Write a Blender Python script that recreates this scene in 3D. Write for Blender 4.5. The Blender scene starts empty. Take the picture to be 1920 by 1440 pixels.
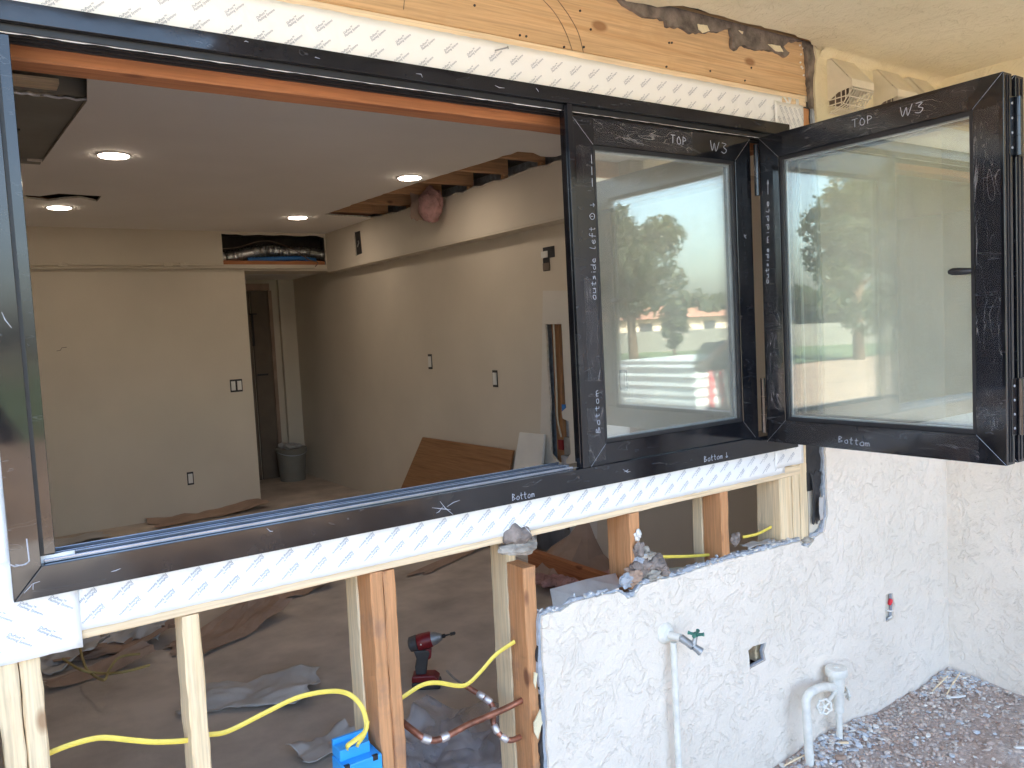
import bpy, bmesh, math, random
import numpy as np
from mathutils import Vector, Matrix, noise
from mathutils.geometry import tessellate_polygon
R = math.radians
random.seed(7)
rng = np.random.default_rng(7)
S = bpy.context.scene

# ------------------------------------------------------------------ camera, sky, sun, exposure
F, YAW, PIT, ROL, DY, CH = 1518.9742, 0.6005, 0.0676, -0.0509, 1.906, 1.6911
CAM = Vector((0, -DY, CH))
fw = Vector((math.sin(YAW)*math.cos(PIT), math.cos(YAW)*math.cos(PIT), -math.sin(PIT)))
_r = fw.cross(Vector((0, 0, 1))).normalized(); _u = _r.cross(fw)
rt = _r*math.cos(ROL) + _u*math.sin(ROL); up = -_r*math.sin(ROL) + _u*math.cos(ROL)
cd = bpy.data.cameras.new('camera'); cam = bpy.data.objects.new('camera', cd)
S.collection.objects.link(cam); S.camera = cam
M = Matrix((rt, up, -fw)).transposed().to_4x4(); M.translation = CAM
cam.matrix_world = M
cd.sensor_width = 36; cd.lens = F/1920*36; cd.clip_start = 0.02; cd.clip_end = 2000

SUN_EL, SUN_AZ = R(40), R(10)            # sun behind the house
w = bpy.data.worlds.new('World'); S.world = w; w.use_nodes = True
nt = w.node_tree; nt.nodes.clear()
sky = nt.nodes.new('ShaderNodeTexSky'); sky.sky_type = 'NISHITA'; sky.sun_disc = False
sky.sun_elevation = SUN_EL; sky.sun_rotation = SUN_AZ
sky.air_density = 1.0; sky.dust_density = 4.0; sky.ozone_density = 0.3
bg = nt.nodes.new('ShaderNodeBackground'); bg.inputs[1].default_value = 0.15
wo = nt.nodes.new('ShaderNodeOutputWorld')
nt.links.new(sky.outputs[0], bg.inputs[0]); nt.links.new(bg.outputs[0], wo.inputs[0])
sl = bpy.data.lights.new('sun', 'SUN'); sl.energy = 3.5; sl.angle = R(.5); sl.color = (1, .95, .88)
so = bpy.data.objects.new('sun', sl); S.collection.objects.link(so)
sd = Vector((math.sin(SUN_AZ)*math.cos(SUN_EL), math.cos(SUN_AZ)*math.cos(SUN_EL), math.sin(SUN_EL)))
so.rotation_euler = sd.to_track_quat('Z', 'Y').to_euler(); so.location = (0, 0, 20)
S.view_settings.view_transform = 'Standard'; S.view_settings.look = 'None'
S.view_settings.exposure = 3.2; S.view_settings.gamma = 1
S.cycles.max_bounces = 14; S.cycles.diffuse_bounces = 6; S.cycles.glossy_bounces = 10
S.cycles.transparent_max_bounces = 24; S.cycles.transmission_bounces = 8
S.cycles.sample_clamp_indirect = 6

# measuring aid: the point of a plane (axis = value) seen at a pixel of the 1920x1440 photograph
def P(px, py, ax, v):
    d = fw*F + rt*(px-960) - up*(py-720)
    k = 'xyz'.index(ax)
    return CAM + d*((v-CAM[k])/d[k])
def XZ(px, py, y): q = P(px, py, 'y', y); return (q.x, q.z)

# ------------------------------------------------------------------ materials
def new_mat(name):
    m = bpy.data.materials.new(name); m.use_nodes = True
    nt = m.node_tree; b = nt.nodes['Principled BSDF']; return m, nt, b
def nd(nt, t, **k):
    n = nt.nodes.new(t)
    for a, v in k.items():
        if a in n.inputs.keys(): n.inputs[a].default_value = v
        else: setattr(n, a, v)
    return n
def coords(nt, scale=(1, 1, 1), rnd=True):
    tc = nd(nt, 'ShaderNodeTexCoord'); mp = nd(nt, 'ShaderNodeMapping'); mp.inputs['Scale'].default_value = scale
    if rnd:
        oi = nd(nt, 'ShaderNodeObjectInfo'); mu = nd(nt, 'ShaderNodeVectorMath', operation='SCALE')
        mu.inputs['Scale'].default_value = 37.0
        cb = nd(nt, 'ShaderNodeCombineXYZ')
        for i in range(3): nt.links.new(oi.outputs['Random'], cb.inputs[i])
        nt.links.new(cb.outputs[0], mu.inputs[0]); nt.links.new(mu.outputs[0], mp.inputs['Location'])
    nt.links.new(tc.outputs['Object'], mp.inputs['Vector']); return mp.outputs[0]
def ramp(nt, src, stops):
    r = nd(nt, 'ShaderNodeValToRGB'); e = r.color_ramp.elements
    while len(e) < len(stops): e.new(.5)
    for i, (p, c) in enumerate(stops):
        e[i].position = p; e[i].color = (c[0], c[1], c[2], 1) if isinstance(c, tuple) else (c, c, c, 1)
    nt.links.new(src, r.inputs[0]); return r.outputs[0]
def noi(nt, vec, scale, detail=4, rough=.55, dist=0):
    n = nd(nt, 'ShaderNodeTexNoise'); n.inputs['Scale'].default_value = scale; n.inputs['Detail'].default_value = detail
    n.inputs['Roughness'].default_value = rough; n.inputs['Distortion'].default_value = dist
    nt.links.new(vec, n.inputs['Vector']); return n.outputs[0]
def mix(nt, a, b, f, mode='MIX'):
    m = nd(nt, 'ShaderNodeMix', data_type='RGBA', blend_type=mode)
    for s, v in ((m.inputs[0], f), (m.inputs[6], a), (m.inputs[7], b)):
        if hasattr(v, 'is_linked'): nt.links.new(v, s)
        else: s.default_value = v if not isinstance(v, tuple) else (v[0], v[1], v[2], 1)
    return m.outputs[2]
def bump(nt, h, b, dist, strength=1):
    n = nd(nt, 'ShaderNodeBump'); n.inputs['Distance'].default_value = dist; n.inputs['Strength'].default_value = strength
    nt.links.new(h, n.inputs['Height']); nt.links.new(n.outputs[0], b.inputs['Normal'])
def math2(nt, op, a, b):
    m = nd(nt, 'ShaderNodeMath', operation=op)
    for s, v in ((m.inputs[0], a), (m.inputs[1], b)):
        if hasattr(v, 'is_linked'): nt.links.new(v, s)
        else: s.default_value = v
    return m.outputs[0]

def plain(name, col, rough=.6, var=.15, scale=8, bmp=0, metal=0, spec=.5, bscale=60):
    m, nt, b = new_mat(name); v = coords(nt)
    n = noi(nt, v, scale, 5)
    c = tuple(col)
    d = tuple(x*(1-var) for x in col); l = tuple(min(1, x*(1+var)) for x in col)
    nt.links.new(ramp(nt, n, [(.3, d), (.7, l)]), b.inputs['Base Color'])
    b.inputs['Roughness'].default_value = rough; b.inputs['Metallic'].default_value = metal
    b.inputs['Specular IOR Level'].default_value = spec
    if bmp: bump(nt, noi(nt, v, bscale, 4), b, bmp)
    return m

def wood(name, c1, c2, knot, ax=2, stain=None, rough=.65):
    m, nt, b = new_mat(name)
    sc = [26, 26, 26]; sc[ax] = 1.1
    v = coords(nt, tuple(sc)); g = noi(nt, v, 1.0, 3, .5, .9)
    sc2 = [160, 160, 160]; sc2[ax] = 4
    v2 = coords(nt, tuple(sc2)); g2 = noi(nt, v2, 1.0, 3)
    col = ramp(nt, g, [(.30, c2), (.48, c1), (.56, tuple(x*.86 for x in c1)), (.72, tuple(x*1.05 for x in c1))])
    col = mix(nt, col, ramp(nt, g2, [(.35, .72), (.6, 1.0)]), .7, 'MULTIPLY')
    sk = [9, 9, 9]; sk[ax] = 4.5
    vk = coords(nt, tuple(sk)); vo = nd(nt, 'ShaderNodeTexVoronoi'); vo.inputs['Scale'].default_value = 1.0
    nt.links.new(vk, vo.inputs['Vector'])
    km = ramp(nt, vo.outputs['Distance'], [(.10, 1.0), (.17, 0.0)])
    vb = nd(nt, 'ShaderNodeSeparateColor'); nt.links.new(vo.outputs['Color'], vb.inputs[0])
    pick = math2(nt, 'GREATER_THAN', vb.outputs[0], .6)
    km = math2(nt, 'MULTIPLY', math2(nt, 'MULTIPLY', km, pick), .8)
    col = mix(nt, col, knot, km)
    if stain:
        v3 = coords(nt); s = ramp(nt, noi(nt, v3, 9, 5, .6), [(.55, 0.0), (.68, 1.0)])
        col = mix(nt, col, stain, math2(nt, 'MULTIPLY', s, .55))
    nt.links.new(col, b.inputs['Base Color']); b.inputs['Roughness'].default_value = rough
    b.inputs['Specular IOR Level'].default_value = .3
    bump(nt, g2, b, .0012); return m

def stucco(name, col, col2, hi=None):
    m, nt, b = new_mat(name); v = coords(nt, (1, 1, 1), False)
    big = noi(nt, v, 12, 5, .62, 1.5)
    plate = ramp(nt, big, [(.40, 0.0), (.455, .55), (.462, .85), (.50, .75), (.60, .8)])
    fine = noi(nt, v, 85, 6, .65); mid = noi(nt, v, 26, 5, .65, .8)
    h = math2(nt, 'ADD', math2(nt, 'MULTIPLY', plate, .24), math2(nt, 'MULTIPLY', fine, .30))
    h = math2(nt, 'ADD', h, math2(nt, 'MULTIPLY', mid, .45))
    tint = noi(nt, v, 2.0, 4)
    c = ramp(nt, tint, [(.35, col), (.65, col2)])
    edge = ramp(nt, big, [(.450, 0.0), (.456, 1.0), (.461, 0.0)])
    brk = ramp(nt, mid, [(.54, 0.0), (.60, 1.0)])
    c = mix(nt, c, tuple(x*.40 for x in col), math2(nt, 'MULTIPLY', math2(nt, 'MULTIPLY', edge, brk), .22))  # fine crack shadows along the plate edges, painted into the colour
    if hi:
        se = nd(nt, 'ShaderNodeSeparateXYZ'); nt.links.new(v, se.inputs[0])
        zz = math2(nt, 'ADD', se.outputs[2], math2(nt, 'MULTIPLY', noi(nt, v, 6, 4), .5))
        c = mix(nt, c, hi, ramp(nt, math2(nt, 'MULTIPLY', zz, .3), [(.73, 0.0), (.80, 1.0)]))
    nt.links.new(c, b.inputs['Base Color']); b.inputs['Roughness'].default_value = .9
    b.inputs['Specular IOR Level'].default_value = .2
    bump(nt, h, b, .011, 1); return m

MT = {}
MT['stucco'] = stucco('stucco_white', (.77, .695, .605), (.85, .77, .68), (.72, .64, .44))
MT['soffit'] = stucco('stucco_soffit', (.74, .65, .44), (.82, .73, .52))
MT['mortar'] = plain('mortar', (.36, .39, .44), .95, .25, 30, .004)
MT['mortar_brown'] = plain('mortar_brown', (.17, .14, .115), .95, .5, 25, .006)
MT['pale_wood'] = wood('pale_pine', (.86, .685, .45), (.77, .57, .34), (.30, .16, .08))
MT['pale_wood_x'] = wood('pale_pine_along', (.86, .68, .46), (.77, .57, .35), (.30, .16, .08), 0)
MT['old_wood'] = wood('orange_fir', (.60, .30, .14), (.46, .20, .08), (.16, .06, .035), 2, (.30, .18, .12))
MT['old_wood_x'] = wood('orange_fir_along', (.50, .20, .085), (.36, .125, .05), (.18, .06, .03), 0)
MT['old_wood_y'] = wood('brown_joist', (.60, .34, .18), (.42, .22, .11), (.10, .05, .03), 0)
MT['beam_wood'] = wood('beam_fir', (.66, .44, .24), (.54, .33, .16), (.26, .12, .05), 0, (.52, .33, .17))
MT['plywood'] = wood('plywood', (.36, .19, .09), (.26, .13, .06), (.16, .07, .03), 1)
MT['wall_paint'] = plain('wall_primer', (.65, .58, .475), .8, .05, 1.5, .0006)
MT['ceil_paint'] = plain('ceiling_primer', (.86, .82, .77), .85, .04, 1.2, .0006)
MT['patch_white'] = plain('bare_drywall', (.68, .64, .58), .85, .04, 3)
MT['gyps'] = plain('gypsum_edge', (.62, .58, .5), .95, .2, 40, .002)
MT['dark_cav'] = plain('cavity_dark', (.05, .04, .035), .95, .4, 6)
MT['concrete'] = plain('dusty_slab', (.50, .425, .36), .85, .28, 3.2, .001)
MT['kraft'] = plain('kraft_paper', (.36, .25, .19), .85, .2, 5, .003, bscale=25)
MT['tissue'] = plain('pale_sheet', (.48, .47, .47), .7, .15, 5, .004, bscale=18)
MT['pink'] = plain('pink_batt', (.48, .27, .25), .95, .35, 14, .02)
MT['white_plastic'] = plain('white_plastic', (.75, .74, .70), .45, .05)
MT['white_paint'] = plain('white_pipe_paint', (.72, .70, .64), .5, .10, 30, .0015)
MT['vent_paint'] = plain('vent_paint', (.66, .60, .47), .6, .08, 15, .001)
MT['black'] = plain('black_plastic', (.02, .02, .022), .45, .2)
MT['rust_gray'] = plain('galvanised', (.34, .35, .36), .45, .3, 20, .001, .6)
MT['silver'] = plain('foil_duct', (.55, .55, .55), .28, .25, 30, .006, .9, bscale=45)
MT['steel'] = plain('sheet_steel', (.50, .53, .58), .38, .2, 9, .001, .7)
MT['copper'] = plain('copper', (.36, .17, .12), .42, .5, 25, 0, .85)
MT['solder'] = plain('solder', (.62, .58, .58), .4, .3, 40, .002, .7)
MT['yellow'] = plain('yellow_cable', (.78, .62, .10), .42, .08, 20)
MT['wire_yellow'] = plain('dull_yellow_wire', (.38, .30, .12), .6, .2)
MT['blue'] = plain('blue_box', (.03, .33, .80), .4, .08)
MT['blue_tape'] = plain('blue_tape', (.03, .16, .45), .6)
MT['red'] = plain('red_plastic', (.22, .012, .018), .35, .15)
MT['redw'] = plain('red_wire_nut', (.75, .03, .05), .4, .1)
MT['green'] = plain('green_handle', (.035, .16, .12), .5, .3, 50)
MT['gray_cap'] = plain('dark_gray_cap', (.06, .06, .065), .5, .2)
MT['duct_board'] = plain('duct_board', (.23, .22, .19), .8, .12, 4)
MT['ink'] = plain('flashing_ink', (.16, .19, .28), .7, .1)
MT['pencil'] = plain('marker_ink', (.04, .04, .04), .7, .1)
MT['chalk'] = plain('scratched_marker', (.40, .42, .48), .6, .1)
MT['knot_mud'] = plain('gray_mud', (.24, .20, .18), .9, .5, 22, .01)
MT['mud_pale'] = plain('pale_mud', (.42, .38, .33), .95, .4, 22, .008)
MT['tar_paper'] = plain('tar_paper', (.035, .033, .035), .8, .4, 12, .003)
MT['wire'] = plain('rusty_wire', (.16, .11, .08), .6, .3)
MT['bark'] = plain('bark', (.12, .08, .05), .9, .3, 10, .02)
MT['roof_tile'] = plain('roof_tile', (.42, .20, .13), .8, .2, 5)
MT['house_wall'] = plain('far_house_wall', (.62, .50, .40), .85, .1)
MT['lawn'] = plain('lawn', (.10, .135, .06), .95, .35, .8)
MT['dirt'] = plain('dirt', (.34, .24, .165), .95, .3, 1.2, .01)
MT['patio'] = plain('patio_concrete', (.58, .53, .47), .85, .15, 2, .002)
MT['wrap'] = plain('stretch_wrap', (.74, .76, .74), .22, .1, 3, .004, bscale=14)
MT['fascia'] = plain('brown_fascia', (.17, .095, .06), .7, .2, 4)
MT['skin'] = plain('skin', (.45, .26, .18), .55, .08)
MT['shirt'] = plain('dark_shirt', (.035, .037, .045), .85, .2, 20)
MT['jeans'] = plain('dark_jeans', (.03, .04, .07), .85, .3, 40)
MT['hair'] = plain('dark_hair', (.02, .015, .012), .6, .3, 60)
MT['interior_dark'] = plain('hall_door_paint', (.16, .12, .09), .7, .1)

def mat_leaf(name, c1, c2):
    m, nt, b = new_mat(name); g = nd(nt, 'ShaderNodeNewGeometry')
    nt.links.new(ramp(nt, g.outputs['Random Per Island'], [(.0, c1), (1.0, c2)]), b.inputs['Base Color'])
    b.inputs['Roughness'].default_value = .6; b.inputs['Subsurface Weight'].default_value = 0
    tr = nd(nt, 'ShaderNodeBsdfTranslucent'); tr.inputs[0].default_value = (c2[0]*1.4, c2[1]*1.5, c2[2], 1)
    mx = nd(nt, 'ShaderNodeMixShader'); mx.inputs[0].default_value = .35
    o = nt.nodes['Material Output']
    nt.links.new(b.outputs[0], mx.inputs[1]); nt.links.new(tr.outputs[0], mx.inputs[2]); nt.links.new(mx.outputs[0], o.inputs[0])
    return m
MT['leaf'] = mat_leaf('leaf_dark', (.035, .045, .025), (.085, .105, .05))
MT['leaf_y'] = mat_leaf('leaf_yellow', (.09, .13, .03), (.26, .27, .06))
def mat_rock():
    m, nt, b = new_mat('gravel_rock'); g = nd(nt, 'ShaderNodeNewGeometry'); v = coords(nt)
    c = ramp(nt, g.outputs['Random Per Island'], [(0, (.46, .34, .28)), (.35, (.58, .47, .41)), (.6, (.63, .57, .52)), (.8, (.52, .39, .32)), (1, (.74, .70, .66))])
    c = mix(nt, c, ramp(nt, noi(nt, v, 90, 4), [(.3, .65), (.7, 1.0)]), .8, 'MULTIPLY')
    nt.links.new(c, b.inputs['Base Color']); b.inputs['Roughness'].default_value = .95; return m
MT['rock'] = mat_rock()
def mat_chip():
    m, nt, b = new_mat('stucco_rubble'); g = nd(nt, 'ShaderNodeNewGeometry')
    nt.links.new(ramp(nt, g.outputs['Random Per Island'], [(0, (.40, .43, .48)), (.7, (.58, .60, .63)), (.8, (.80, .78, .72)), (1, (.50, .42, .36))]), b.inputs['Base Color'])
    b.inputs['Roughness'].default_value = .95; return m
MT['chip'] = mat_chip()
def mat_ground():
    m, nt, b = new_mat('ground_soil'); v = coords(nt, (1, 1, 1), False)
    c = ramp(nt, noi(nt, v, 5, 6, .65), [(.3, (.42, .31, .255)), (.5, (.54, .44, .385)), (.7, (.66, .60, .56))])
    c = mix(nt, c, ramp(nt, noi(nt, v, 60, 5), [(.3, .6), (.7, 1.05)]), .8, 'MULTIPLY')
    nt.links.new(c, b.inputs['Base Color']); b.inputs['Roughness'].default_value = .95
    bump(nt, noi(nt, v, 45, 6, .7), b, .012); return m
MT['soil'] = mat_ground()
def mat_frame():
    m, nt, b = new_mat('black_aluminium'); v = coords(nt)
    dust = ramp(nt, noi(nt, v, 6, 6, .65), [(.45, 0.0), (.75, 1.0)])
    sc = coords(nt, (3, 60, 14)); sn = noi(nt, sc, 1.6, 3, .5, 1.5)
    scr = ramp(nt, sn, [(.640, 0.0), (.650, 1.0), (.656, 0.0)])
    c = mix(nt, (.006, .0065, .009), (.022, .022, .025), dust)
    c = mix(nt, c, (.28, .29, .31), math2(nt, 'MULTIPLY', scr, .22))
    nt.links.new(c, b.inputs['Base Color'])
    nt.links.new(ramp(nt, noi(nt, v, 9, 5), [(.3, .04), (.75, .16)]), b.inputs['Roughness'])
    b.inputs['Specular IOR Level'].default_value = .52
    bump(nt, noi(nt, v, 3.5, 2), b, .0025, .5); return m
MT['frame'] = mat_frame()
MT['frame_matte'] = plain('black_aluminium_inner', (.014, .014, .017), .45, .3, 20)
MT['track'] = plain('track_metal', (.30, .34, .42), .25, .15, 12, 0, .8)
def mat_film(name, sc, thr=.60):
    m, nt, b = new_mat(name); v = coords(nt, sc); n = noi(nt, v, 1.0, 2, .5, 1.2)
    cr = ramp(nt, n, [(.455, 0.0), (.462, 1.0), (.470, 0.0), (.57, 0.0), (.577, .8), (.584, 0.0)])
    n2 = noi(nt, v, 3.1, 3, .6, .5); cr2 = ramp(nt, n2, [(thr, 0.0), (thr+.01, .5), (thr+.02, 0.0)])
    v3 = coords(nt, (1, 1, 1)); pt = ramp(nt, noi(nt, v3, 8, 3, .5), [(.40, 0.0), (.62, 1.0)])
    f = math2(nt, 'MULTIPLY', cr, pt); f = math2(nt, 'ADD', math2(nt, 'MULTIPLY', f, .45), .02)
    b.inputs['Base Color'].default_value = (.6, .58, .6, 1); b.inputs['Roughness'].default_value = .3
    t = nd(nt, 'ShaderNodeBsdfTransparent'); mx = nd(nt, 'ShaderNodeMixShader'); o = nt.nodes['Material Output']
    nt.links.new(f, mx.inputs[0]); nt.links.new(t.outputs[0], mx.inputs[1]); nt.links.new(b.outputs[0], mx.inputs[2])
    nt.links.new(mx.outputs[0], o.inputs[0]); return m
MT['film'] = mat_film('clear_film', (3.5, 9, 16)); MT['film_v'] = mat_film('clear_film_upright', (16, 9, 3.5))
def mat_glass():
    m, nt, b = new_mat('window_glass'); nt.nodes.remove(b)
    fr = nd(nt, 'ShaderNodeLayerWeight'); fr.inputs['Blend'].default_value = .5
    f = math2(nt, 'ADD', math2(nt, 'MULTIPLY', fr.outputs['Facing'], .47), .035)
    v = coords(nt); dn = ramp(nt, noi(nt, v, 3, 5, .6), [(.35, .04), (.7, .09)])  # dust mixed in as diffuse colour, raised to lay haze over reflections
    g = nd(nt, 'ShaderNodeBsdfGlossy'); g.inputs['Roughness'].default_value = 0.0; g.inputs['Color'].default_value = (.97, 1, 1, 1)
    t = nd(nt, 'ShaderNodeBsdfTransparent'); t.inputs[0].default_value = (.98, .995, .985, 1)
    d = nd(nt, 'ShaderNodeBsdfDiffuse'); d.inputs[0].default_value = (.6, .6, .55, 1)
    mx = nd(nt, 'ShaderNodeMixShader'); m2 = nd(nt, 'ShaderNodeMixShader'); o = nt.nodes['Material Output']
    nt.links.new(f, mx.inputs[0]); nt.links.new(t.outputs[0], mx.inputs[1]); nt.links.new(g.outputs[0], mx.inputs[2])
    nt.links.new(dn, m2.inputs[0]); nt.links.new(mx.outputs[0], m2.inputs[1]); nt.links.new(d.outputs[0], m2.inputs[2])
    nt.links.new(m2.outputs[0], o.inputs[0]); return m
MT['glass'] = mat_glass()
def mat_sheer():
    m, nt, b = new_mat('sheer_plastic'); v = coords(nt, (1, 1, 1)); n = noi(nt, v, 3.5, 2, .5, 2.0)
    b.inputs['Base Color'].default_value = (.50, .50, .55, 1); b.inputs['Roughness'].default_value = .3
    t = nd(nt, 'ShaderNodeBsdfTransparent'); mx = nd(nt, 'ShaderNodeMixShader'); o = nt.nodes['Material Output']
    nt.links.new(ramp(nt, n, [(.3, .12), (.5, .35), (.7, .8)]), mx.inputs[0])
    nt.links.new(t.outputs[0], mx.inputs[1]); nt.links.new(b.outputs[0], mx.inputs[2]); nt.links.new(mx.outputs[0], o.inputs[0]); return m
MT['sheer'] = mat_sheer()
def emis(name, col, s):
    m, nt, b = new_mat(name); b.inputs['Emission Color'].default_value = (*col, 1); b.inputs['Emission Strength'].default_value = s
    b.inputs['Base Color'].default_value = (.8, .8, .8, 1); return m
MT['lamp'] = emis('downlight_lens', (1, .84, .68), 7.5)
def mat_flash():
    m, nt, b = new_mat('white_flashing'); v = coords(nt)
    b.inputs['Base Color'].default_value = (.86, .86, .85, 1); b.inputs['Roughness'].default_value = .45
    bump(nt, noi(nt, v, 7, 3, .5, .6), b, .012, .5); return m
MT['flash'] = mat_flash()

# ------------------------------------------------------------------ mesh builder
class MB:
    def __init__(s): s.v = []; s.f = []; s.m = []; s.sm = []
    def add(s, vs, fs, mi=0, smooth=False, tf=None):
        o = len(s.v)
        for q in vs: s.v.append(tuple(tf @ Vector(q)) if tf else tuple(q))
        for f in fs: s.f.append(tuple(i+o for i in f)); s.m.append(mi); s.sm.append(smooth)
        return s
    def box(s, x0, x1, y0, y1, z0, z1, mi=0, tf=None):
        vs = [(x, y, z) for z in (z0, z1) for y in (y0, y1) for x in (x0, x1)]
        fs = [(0, 2, 3, 1), (4, 5, 7, 6), (0, 1, 5, 4), (2, 6, 7, 3), (0, 4, 6, 2), (1, 3, 7, 5)]
        return s.add(vs, fs, mi, False, tf)
    def rough_box(s, x0, x1, y0, y1, z0, z1, ax, j=.0015, n=14, ch=.003, mi=0):
        """a sawn board: chamfered section swept along axis ax with slight unevenness"""
        lo = [x0, y0, z0]; hi = [x1, y1, z1]; a, b = [i for i in range(3) if i != ax]
        A0, A1, B0, B1 = lo[a], hi[a], lo[b], hi[b]
        sec = [(A0+ch, B0), (A1-ch, B0), (A1, B0+ch), (A1, B1-ch), (A1-ch, B1), (A0+ch, B1), (A0, B1-ch), (A0, B0+ch)]
        vs = []; fs = []
        for i in range(n+1):
            t = lo[ax] + (hi[ax]-lo[ax])*i/n
            for k, (p, q) in enumerate(sec):
                v = [0, 0, 0]; v[ax] = t; v[a] = p + random.uniform(-j, j); v[b] = q + random.uniform(-j, j); vs.append(v)
        for i in range(n):
            for k in range(8):
                k2 = (k+1) % 8; fs.append((i*8+k, i*8+k2, i*8+8+k2, i*8+8+k))
        fs.append(tuple(range(7, -1, -1))); fs.append(tuple(n*8+k for k in range(8)))
        return s.add(vs, fs, mi)
    def tube(s, pts, r, n=10, mi=0, cap=True, flat=1.0, flatdir=None):
        pts = [Vector(p) for p in pts]; rs = r if isinstance(r, (list, tuple)) else [r]*len(pts)
        vs = []; fs = []; prev = None
        for i, p in enumerate(pts):
            t = (pts[min(i+1, len(pts)-1)] - pts[max(i-1, 0)]).normalized()
            if prev is None: a = t.cross(Vector((0, 0, 1))) if abs(t.z) < .9 else t.cross(Vector((1, 0, 0)))
            else: a = prev - t*prev.dot(t)
            a.normalize(); prev = a.copy(); b = t.cross(a)
            for k in range(n):
                an = 2*math.pi*k/n; vs.append(p + a*(math.cos(an)*rs[i]*flat) + b*(math.sin(an)*rs[i]))
        for i in range(len(pts)-1):
            for k in range(n):
                k2 = (k+1) % n; fs.append((i*n+k, i*n+k2, (i+1)*n+k2, (i+1)*n+k))
        if cap: fs.append(tuple(range(n-1, -1, -1))); fs.append(tuple((len(pts)-1)*n+k for k in range(n)))
        return s.add(vs, fs, mi, True)
    def lathe(s, c, axis, prof, n=20, mi=0):
        """prof: (distance along axis, radius)"""
        c = Vector(c); axis = Vector(axis).normalized()
        return s.tube([c+axis*d + axis*(1e-5*i) for i, (d, r) in enumerate(prof)], [max(r, 1e-4) for d, r in prof], n, mi)
    def prism(s, poly, y0, y1, holes=(), mi=0, mside=None, plane='xz'):
        """outline in the xz (or xy) plane given depth y0..y1, with optional holes"""
        loops = [list(poly)]+[list(h) for h in holes]
        def area(l): return sum(l[i][0]*l[(i+1) % len(l)][1]-l[(i+1) % len(l)][0]*l[i][1] for i in range(len(l)))
        loops[0] = loops[0] if area(loops[0]) > 0 else loops[0][::-1]
        for i in range(1, len(loops)):
            if area(loops[i]) > 0: loops[i] = loops[i][::-1]
        tris = tessellate_polygon([[Vector((p[0], p[1], 0)) for p in l] for l in loops])
        flat = [p for l in loops for p in l]; N = len(flat)
        mk = (lambda p, y: (p[0], y, p[1])) if plane == 'xz' else ((lambda p, y: (p[0], p[1], y)) if plane == 'xy' else (lambda p, y: (y, p[0], p[1])))
        vs = [mk(p, y0) for p in flat]+[mk(p, y1) for p in flat]
        fs = []
        for t in tris: fs.append(tuple(t)); 
        for t in tris: fs.append(tuple(i+N for i in reversed(t)))
        s.add(vs, fs, mi)
        fs = []; o = 0
        for l in loops:
            n = len(l)
            for i in range(n):
                j = (i+1) % n; fs.append((o+i, o+j, o+j+N, o+i+N))
            o += n
        return s.add(vs, fs, mi if mside is None else mside)
    def build(s, name, mats, parent=None, loc=None, bevel=0, seg=2, rot=None, fix=True):
        me = bpy.data.meshes.new(name)
        off = Vector(loc) if loc is not None else Vector((0, 0, 0))
        me.from_pydata([(v[0]-off.x, v[1]-off.y, v[2]-off.z) for v in s.v], [], s.f)
        for m in (mats if isinstance(mats, (list, tuple)) else [mats]): me.materials.append(MT[m] if isinstance(m, str) else m)
        me.polygons.foreach_set('material_index', s.m); me.polygons.foreach_set('use_smooth', s.sm)
        if fix:
            bm = bmesh.new(); bm.from_mesh(me)
            bmesh.ops.remove_doubles(bm, verts=bm.verts, dist=1e-7)
            for e_ in bm.edges:
                if len(e_.link_faces) == 2 and e_.calc_face_angle(0) > .8: e_.smooth = False
            bmesh.ops.recalc_face_normals(bm, faces=bm.faces); bm.to_mesh(me); bm.free()
        me.update(); ob = bpy.data.objects.new(name, me); S.collection.objects.link(ob); ob.location = off
        if rot: ob.rotation_euler = rot
        if parent: ob.parent = parent
        if bevel:
            b = ob.modifiers.new('bevel', 'BEVEL'); b.width = bevel; b.segments = seg; b.limit_method = 'ANGLE'; b.angle_limit = R(40)
        return ob
def center(mb):
    a = np.array(mb.v); return Vector(((a[:, 0].min()+a[:, 0].max())/2, (a[:, 1].min()+a[:, 1].max())/2, a[:, 2].min()))
def tag(o, label, cat, group=None):
    o['label'] = label; o['category'] = cat; o['kind'] = 'thing'
    if group: o['group'] = group
    return o
def struct(o): o['kind'] = 'structure'; return o
def thing(name, label, cat, loc=(0, 0, 0), rz=0, group=None):
    o = bpy.data.objects.new(name, None); S.collection.objects.link(o); o.location = loc; o.rotation_euler = (0, 0, rz)
    o.empty_display_size = .1
    return tag(o, label, cat, group)
def solo(mb, name, mats, label, cat, group=None, **k):
    return tag(mb.build(name, mats, loc=center(mb), **k), label, cat, group)
def part(mb, name, mats, parent, **k):
    """a part under an unrotated thing: vertices given in world space"""
    pw = Vector((0, 0, 0)); q = parent
    while q: pw += Vector(q.location); q = q.parent
    c = center(mb); ob = mb.build(name, mats, loc=c, **k); ob.location = c-pw; ob.parent = parent; return ob
def smooth_path(pts, n=6):
    pts = [Vector(p) for p in pts]; out = []
    for i in range(len(pts)-1):
        p0, p1, p2, p3 = pts[max(i-1, 0)], pts[i], pts[i+1], pts[min(i+2, len(pts)-1)]
        for k in range(n):
            t = k/n
            out.append(.5*((2*p1)+(p2-p0)*t+(2*p0-5*p1+4*p2-p3)*t*t+(3*p1-p0-3*p2+p3)*t*t*t))
    return out+[pts[-1]]
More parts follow.
